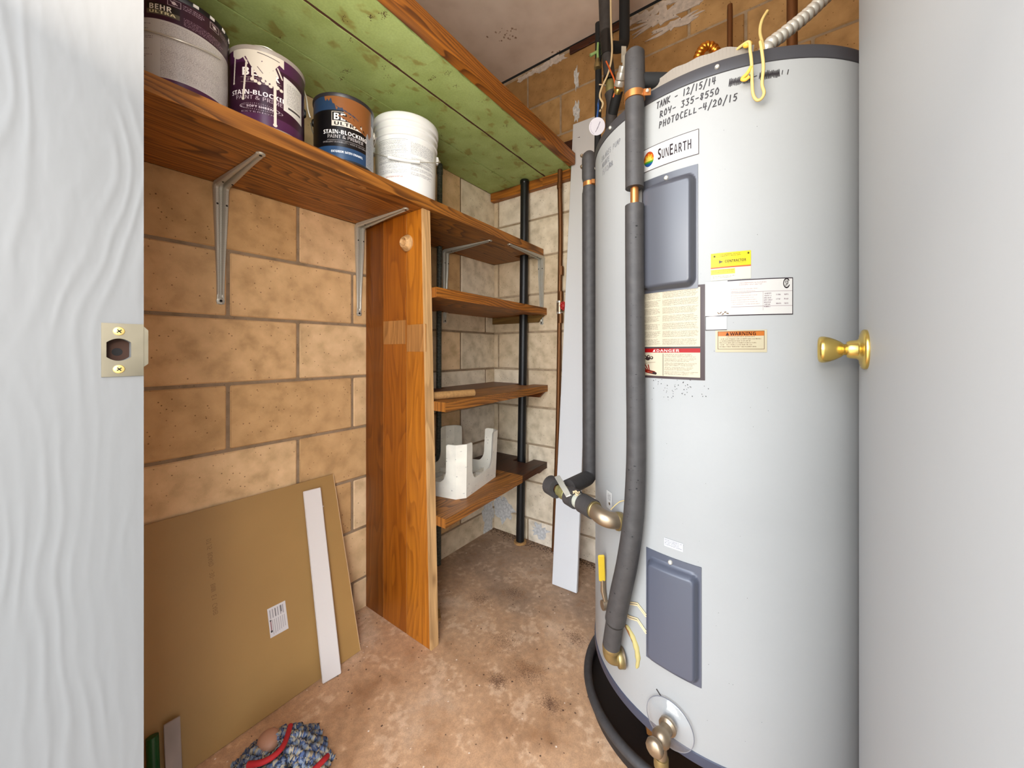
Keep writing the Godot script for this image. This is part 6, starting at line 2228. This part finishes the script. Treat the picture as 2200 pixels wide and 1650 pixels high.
func build_risers():
	# foam-wrapped riser with its taped joint and union, behind the heater
	var t := thing("insulated_pipe", "thick taped foam-wrapped riser going up to the ceiling behind the heater", "pipe", Vector3(-0.50, 1.2, -1.28), "foam-wrapped pipes at the heater")
	var mb := MB.new()
	mb.tube([Vector3(-0.5155, CEIL - 0.001, -1.270), Vector3(-0.512, 2.30, -1.272), Vector3(-0.5085, 2.155, -1.274)], [0.0240, 0.0225, 0.0218], 26)
	part(t, "foam_sleeve", mb, M.foam)
	mb = MB.new()
	var tp := []
	var tr := []
	for k in 13:
		tp.append(Vector3(-0.5083 + 0.0022 * k / 12.0, 2.165 - 0.080 * k / 12.0, -1.2745))
		tr.append(0.0225 + 0.0017 * (k % 2) - 0.003 * k / 12.0)
	mb.tube(tp, tr, 26)
	part(t, "tape_wrap", mb, M.tape)
	mb = MB.new()
	mb.tube([Vector3(-0.5060, 2.090, -1.2755), Vector3(-0.5010, 2.045, -1.278), Vector3(-0.4985, 2.005, -1.280)], [0.0185, 0.0190, 0.0195], 24)
	part(t, "foam_sleeve", mb, M.foam)
	mb = MB.new()
	ring(mb, Vector3(-0.4985, 2.003, -1.2805), 0.0215, 0.012)
	part(t, "tape_wrap", mb, M.tape)
	mb = MB.new()
	mb.lathe([Vector2(0.010, -0.026), Vector2(0.0155, -0.024), Vector2(0.0168, -0.010), Vector2(0.0168, 0.012), Vector2(0.0150, 0.020), Vector2(0.010, 0.022)], 8, Transform3D(along(Vector3(-0.06, 1, 0)), Vector3(-0.4965, 1.974, -1.282)), 0.0, 0.0, TAU, 0.0, 1.0, 0.95)
	part(t, "union_valve", mb, M.green_brass)
	mb = MB.new()
	mb.tube([Vector3(-0.5000, 1.978, -1.278), Vector3(-0.5300, 1.984, -1.262)], 0.0036, 10)
	part(t, "valve_stem", mb, M.bronze)
	mb = MB.new()
	mb.tube(curve([Vector3(-0.4955, 1.952, -1.282), Vector3(-0.4900, 1.915, -1.286), Vector3(-0.4960, 1.84, -1.290), Vector3(-0.5000, 1.60, -1.292), Vector3(-0.4950, 1.25, -1.292)], 7), 0.0205, 24)
	part(t, "foam_sleeve", mb, M.foam)
	mb = MB.new()
	mb.tube([Vector3(-0.4890, 1.875, -1.284), Vector3(-0.4560, 1.925, -1.250)], 0.0175, 20)
	part(t, "branch_sleeve", mb, M.foam_black)
	# steel union and brass nut leading to the tank top
	mb = MB.new()
	var d := Vector3(0.030, 0.048, 0.036).normalized()
	var q := Vector3(-0.4560, 1.922, -1.248)
	for e in [[0.000, 0.0150, 0.016]]: ring(mb, q + d * e[0], e[1], e[2], d)
	part(t, "brass_nut", mb, M.brass)
	mb = MB.new()
	ring(mb, q + d * 0.022, 0.0165, 0.016, d)
	ring(mb, q + d * 0.042, 0.0150, 0.020, d)
	ring(mb, q + d * 0.060, 0.0125, 0.020, d)
	part(t, "steel_union", mb, M.steel)
	mb = MB.new()
	mb.box(Transform3D(along(Vector3(0.05, 1, 0.1)) * Basis(Vector3(0, 1, 0), 0.7), Vector3(-0.4240, 2.012, -1.215)), Vector3(0.016, 0.05, 0.0025), 0.0006)
	mb.box(Transform3D(along(Vector3(0.05, 1, 0.1)), Vector3(-0.4210, 1.985, -1.209)), Vector3(0.010, 0.035, 0.0025), 0.0006)
	part(t, "pipe_strap", mb, M.zinc)

	# black pipe that drops from the ceiling and hooks into the taped joint
	mb = MB.new()
	mb.tube(rounded([Vector3(-0.4655, CEIL - 0.001, -1.341), Vector3(-0.4655, 2.30, -1.341), Vector3(-0.4655, 2.135, -1.341), Vector3(-0.5040, 2.125, -1.290)], 0.035, 8), 0.0187, 24)
	part(t, "black_branch", mb, M.foam_black)

	# thin black pipe with a green-handled vent cock
	t = thing("vent_pipe", "thin black pipe with a small green-handled cock beside the taped riser", "pipe", Vector3(-0.545, 1.2, -1.287))
	mb = MB.new()
	mb.tube([Vector3(-0.5425, 2.225, -1.287), Vector3(-0.5425, 2.0, -1.287), Vector3(-0.5445, 1.80, -1.285), Vector3(-0.547, 1.25, -1.285)], 0.0118, 18)
	part(t, "pipe", mb, M.foam_black)
	mb = MB.new()
	mb.lathe([Vector2(0, 0), Vector2(0.0125, 0.0), Vector2(0.0135, 0.004), Vector2(0.0120, 0.018), Vector2(0.0085, 0.022), Vector2(0.0070, 0.034), Vector2(0.0, 0.036)], 16, Transform3D(Basis(), Vector3(-0.5390, 2.052, -1.272)))
	part(t, "brass_fitting", mb, M.brass_old)
	mb = MB.new()
	mb.tube(curve([Vector3(-0.5385, 2.086, -1.272), Vector3(-0.5385, 2.110, -1.270), Vector3(-0.5360, 2.140, -1.268)], 5), [0.0050, 0.0050, 0.0048, 0.0045, 0.0045, 0.0044, 0.0043, 0.0042, 0.0041, 0.0040, 0.0040], 10)
	mb.tube([Vector3(-0.5370, 2.112, -1.270), Vector3(-0.5610, 2.098, -1.256)], [0.0045, 0.0058], 10)
	part(t, "green_handle", mb, mat(0.5, Color(0.50, 0.60, 0.36)))

	# sensor cables
	mb = MB.new()
	mb.tube(curve([Vector3(-0.4775, CEIL - 0.002, -1.248), Vector3(-0.4810, 2.30, -1.247), Vector3(-0.4790, 2.15, -1.2465), Vector3(-0.4760, 2.065, -1.2465), Vector3(-0.4890, 2.005, -1.250), Vector3(-0.5140, 1.955, -1.246), Vector3(-0.5190, 1.925, -1.244), Vector3(-0.5080, 1.897, -1.245), Vector3(-0.5190, 1.873, -1.243)], 8), 0.0033, 10)
	single("sensor_cable", mb, M.cream_wire, "cream cable hanging down the taped riser to the round paper tag", "cable")
	mb = MB.new()
	mb.tube(curve([Vector3(-0.4985, 2.045, -1.250), Vector3(-0.4900, 2.025, -1.247), Vector3(-0.4760, 1.990, -1.240), Vector3(-0.4640, 1.955, -1.238), Vector3(-0.4640, 1.920, -1.240), Vector3(-0.4700, 1.903, -1.242)], 7), 0.0026, 8)
	single("sensor_cable", mb, M.orange, "short orange cable curling beside the green brass union", "cable")

	# round paper tag on a blue tie
	t = thing("paper_tag", "round white paper tag hanging on a blue tie beside the heater rim", "tag", Vector3(-0.452, 1.71, -1.06))
	var n0 := (Vector3(0, CAM_Y, 0) - Vector3(-0.452, 1.709, -1.061)).normalized()
	var fx := n0.cross(Vector3(0, 1, 0)).normalized() * -1.0
	var im := Image.create(128, 128, false, Image.FORMAT_RGB8)
	im.fill(Color(0.89, 0.86, 0.88))
	line(im, Vector2(52, 98), Vector2(62, 84), 3, Color(0.30, 0.25, 0.32))
	line(im, Vector2(64, 82), Vector2(74, 66), 4, Color(0.30, 0.25, 0.32))
	line(im, Vector2(76, 62), Vector2(88, 40), 4, Color(0.38, 0.33, 0.40))
	for k in 14: dot(im, Vector2(64 + cos(k * 0.12 + 2.6) * 50, 64 - sin(k * 0.12 + 2.6) * 50), 2, Color(0.60, 0.56, 0.62))
	mb = MB.new()
	mb.lathe([Vector2(0, 0.0008), Vector2(0.0235, 0.0008), Vector2(0.0235, -0.0008), Vector2(0, -0.0008)], 40, Transform3D(along(n0), Vector3(-0.452, 1.709, -1.061)))
	mb.uv.clear()
	for v in mb.v:
		var q2 := v - Vector3(-0.452, 1.709, -1.061)
		mb.uv.append(Vector2(0.5 + q2.dot(fx) / 0.048, 0.5 - q2.y / 0.048))
	part(t, "disc", mb, mat(0.75, Color(0.82, 0.82, 0.82), 0.0, tex(im)))
	mb = MB.new()
	mb.tube(curve([Vector3(-0.4505, 1.722, -1.056), Vector3(-0.4500, 1.742, -1.060), Vector3(-0.4500, 1.765, -1.066), Vector3(-0.4520, 1.785, -1.070), Vector3(-0.470, 1.83, -1.12), Vector3(-0.514, 1.877, -1.242)], 6), [0.0034, 0.0034, 0.0034, 0.0032, 0.0032, 0.0032, 0.003, 0.003, 0.003, 0.003, 0.003, 0.003, 0.003, 0.003, 0.003, 0.003, 0.0028, 0.0026, 0.0018, 0.0015, 0.0014, 0.0014, 0.0013, 0.0013, 0.0012, 0.0012, 0.0012, 0.0012, 0.0012, 0.0012, 0.0012], 10)
	part(t, "tie", mb, M.blue)

# ---------------------------------------------------------------- what stands on top of the heater

func build_top_clutter():
	# flexible steel conduit climbing away to the ceiling corner
	var mb := MB.new()
	var path := curve([Vector3(-0.038, 1.580, -0.915), Vector3(-0.027, 1.636, -0.906), Vector3(0.000, 1.667, -0.926), Vector3(0.030, 1.697, -0.948), Vector3(0.060, 1.731, -0.970), Vector3(0.090, 1.775, -0.995), Vector3(0.150, 1.90, -1.05), Vector3(0.22, 2.15, -1.12), Vector3(0.25, 2.567, -1.16)], 26)
	var dense := []
	var rad := []
	var acc := 0.0
	for i in path.size() - 1:
		for k in 5:
			var p: Vector3 = path[i].lerp(path[i + 1], k / 5.0)
			if dense.size() > 0: acc += (p - dense[-1]).length()
			dense.append(p)
			rad.append(0.0108 + 0.0026 * absf(sin(acc / 0.0135 * PI)))
	mb.tube(dense, rad, 20)
	single("flexible_conduit", mb, M.steel, "ribbed silvery flexible conduit rising from the heater top towards the ceiling", "conduit")
	# copper stub and corrugated connector at the back
	mb = MB.new()
	mb.tube([Vector3(-0.132, 1.576, -1.342), Vector3(-0.132, 2.09, -1.342), Vector3(-0.132, 2.112, -1.342)], [0.0080, 0.0080, 0.0072], 18)
	single("copper_pipe", mb, M.copper_old, "thin upright copper pipe behind the heater's bent top plate", "pipe")
	mb = MB.new()
	path = curve([Vector3(-0.222, 1.577, -1.255), Vector3(-0.222, 1.80, -1.260), Vector3(-0.2165, 1.895, -1.264), Vector3(-0.2095, 1.940, -1.268), Vector3(-0.1930, 1.970, -1.280), Vector3(-0.1730, 1.966, -1.295), Vector3(-0.165, 1.92, -1.300), Vector3(-0.165, 1.577, -1.300)], 14)
	dense = []
	rad = []
	acc = 0.0
	for i in path.size() - 1:
		for k in 4:
			var p: Vector3 = path[i].lerp(path[i + 1], k / 4.0)
			if dense.size() > 0: acc += (p - dense[-1]).length()
			dense.append(p)
			rad.append(0.0108 + 0.0030 * absf(sin(acc / 0.0115 * PI)))
	mb.tube(dense, rad, 18)
	single("corrugated_connector", mb, mat(0.32, Color(0.86, 0.56, 0.20), 0.9), "corrugated copper connector hooped over the back of the heater top", "connector")
	mb = MB.new()
	mb.tube([Vector3(0.022, 1.577, -1.270), Vector3(0.022, 1.90, -1.270), Vector3(0.022, 2.02, -1.270), Vector3(0.020, 2.055, -1.262)], [0.0125, 0.0125, 0.0125, 0.010], 18)
	single("outlet_pipe", mb, M.copper_old, "dark copper outlet pipe standing behind the flexible conduit", "pipe")
	# cream wire sticking up and the knotted yellow cord hung over the rim
	mb = MB.new()
	mb.tube(curve([Vector3(-0.028, 1.592, -0.870), Vector3(-0.031, 1.640, -0.895), Vector3(-0.036, 1.672, -0.900), Vector3(-0.033, 1.696, -0.902), Vector3(-0.024, 1.716, -0.909)], 7), 0.0030, 10)
	single("loose_wire", mb, M.yellow_wire, "pale yellow wire end sticking up beside the flexible conduit", "wire")
	var t := thing("yellow_cord", "knotted loop of yellow cord hanging over the heater's top band", "cord", Vector3(-0.04, 1.47, -0.785))
	mb = MB.new()
	mb.tube(curve([Vector3(-0.075, 1.584, -0.800), Vector3(-0.0490, 1.5800, -0.7810), Vector3(-0.0455, 1.560, -0.7790), Vector3(-0.0435, 1.538, -0.7800), Vector3(-0.0430, 1.508, -0.7830), Vector3(-0.0415, 1.486, -0.7835), Vector3(-0.0365, 1.4745, -0.7850), Vector3(-0.0300, 1.4745, -0.7870), Vector3(-0.0255, 1.484, -0.7880), Vector3(-0.0285, 1.501, -0.7875), Vector3(-0.0265, 1.528, -0.7860), Vector3(-0.0285, 1.555, -0.7840), Vector3(-0.0310, 1.5750, -0.7860), Vector3(-0.030, 1.580, -0.815)], 7), 0.0026, 10)
	part(t, "cord", mb, M.yellow_wire)
	mb = MB.new()
	mb.ball(Vector3(-0.0500, 1.5790, -0.7860), Vector3(0.0075, 0.0050, 0.0055), 12, 7)
	mb.tube(curve([Vector3(-0.0440, 1.533, -0.7795), Vector3(-0.0500, 1.524, -0.7800), Vector3(-0.0580, 1.518, -0.7805), Vector3(-0.0530, 1.514, -0.7800), Vector3(-0.0470, 1.517, -0.7800)], 5), 0.0030, 8)
	part(t, "knot", mb, mat(0.6, Color(0.86, 0.66, 0.22)))
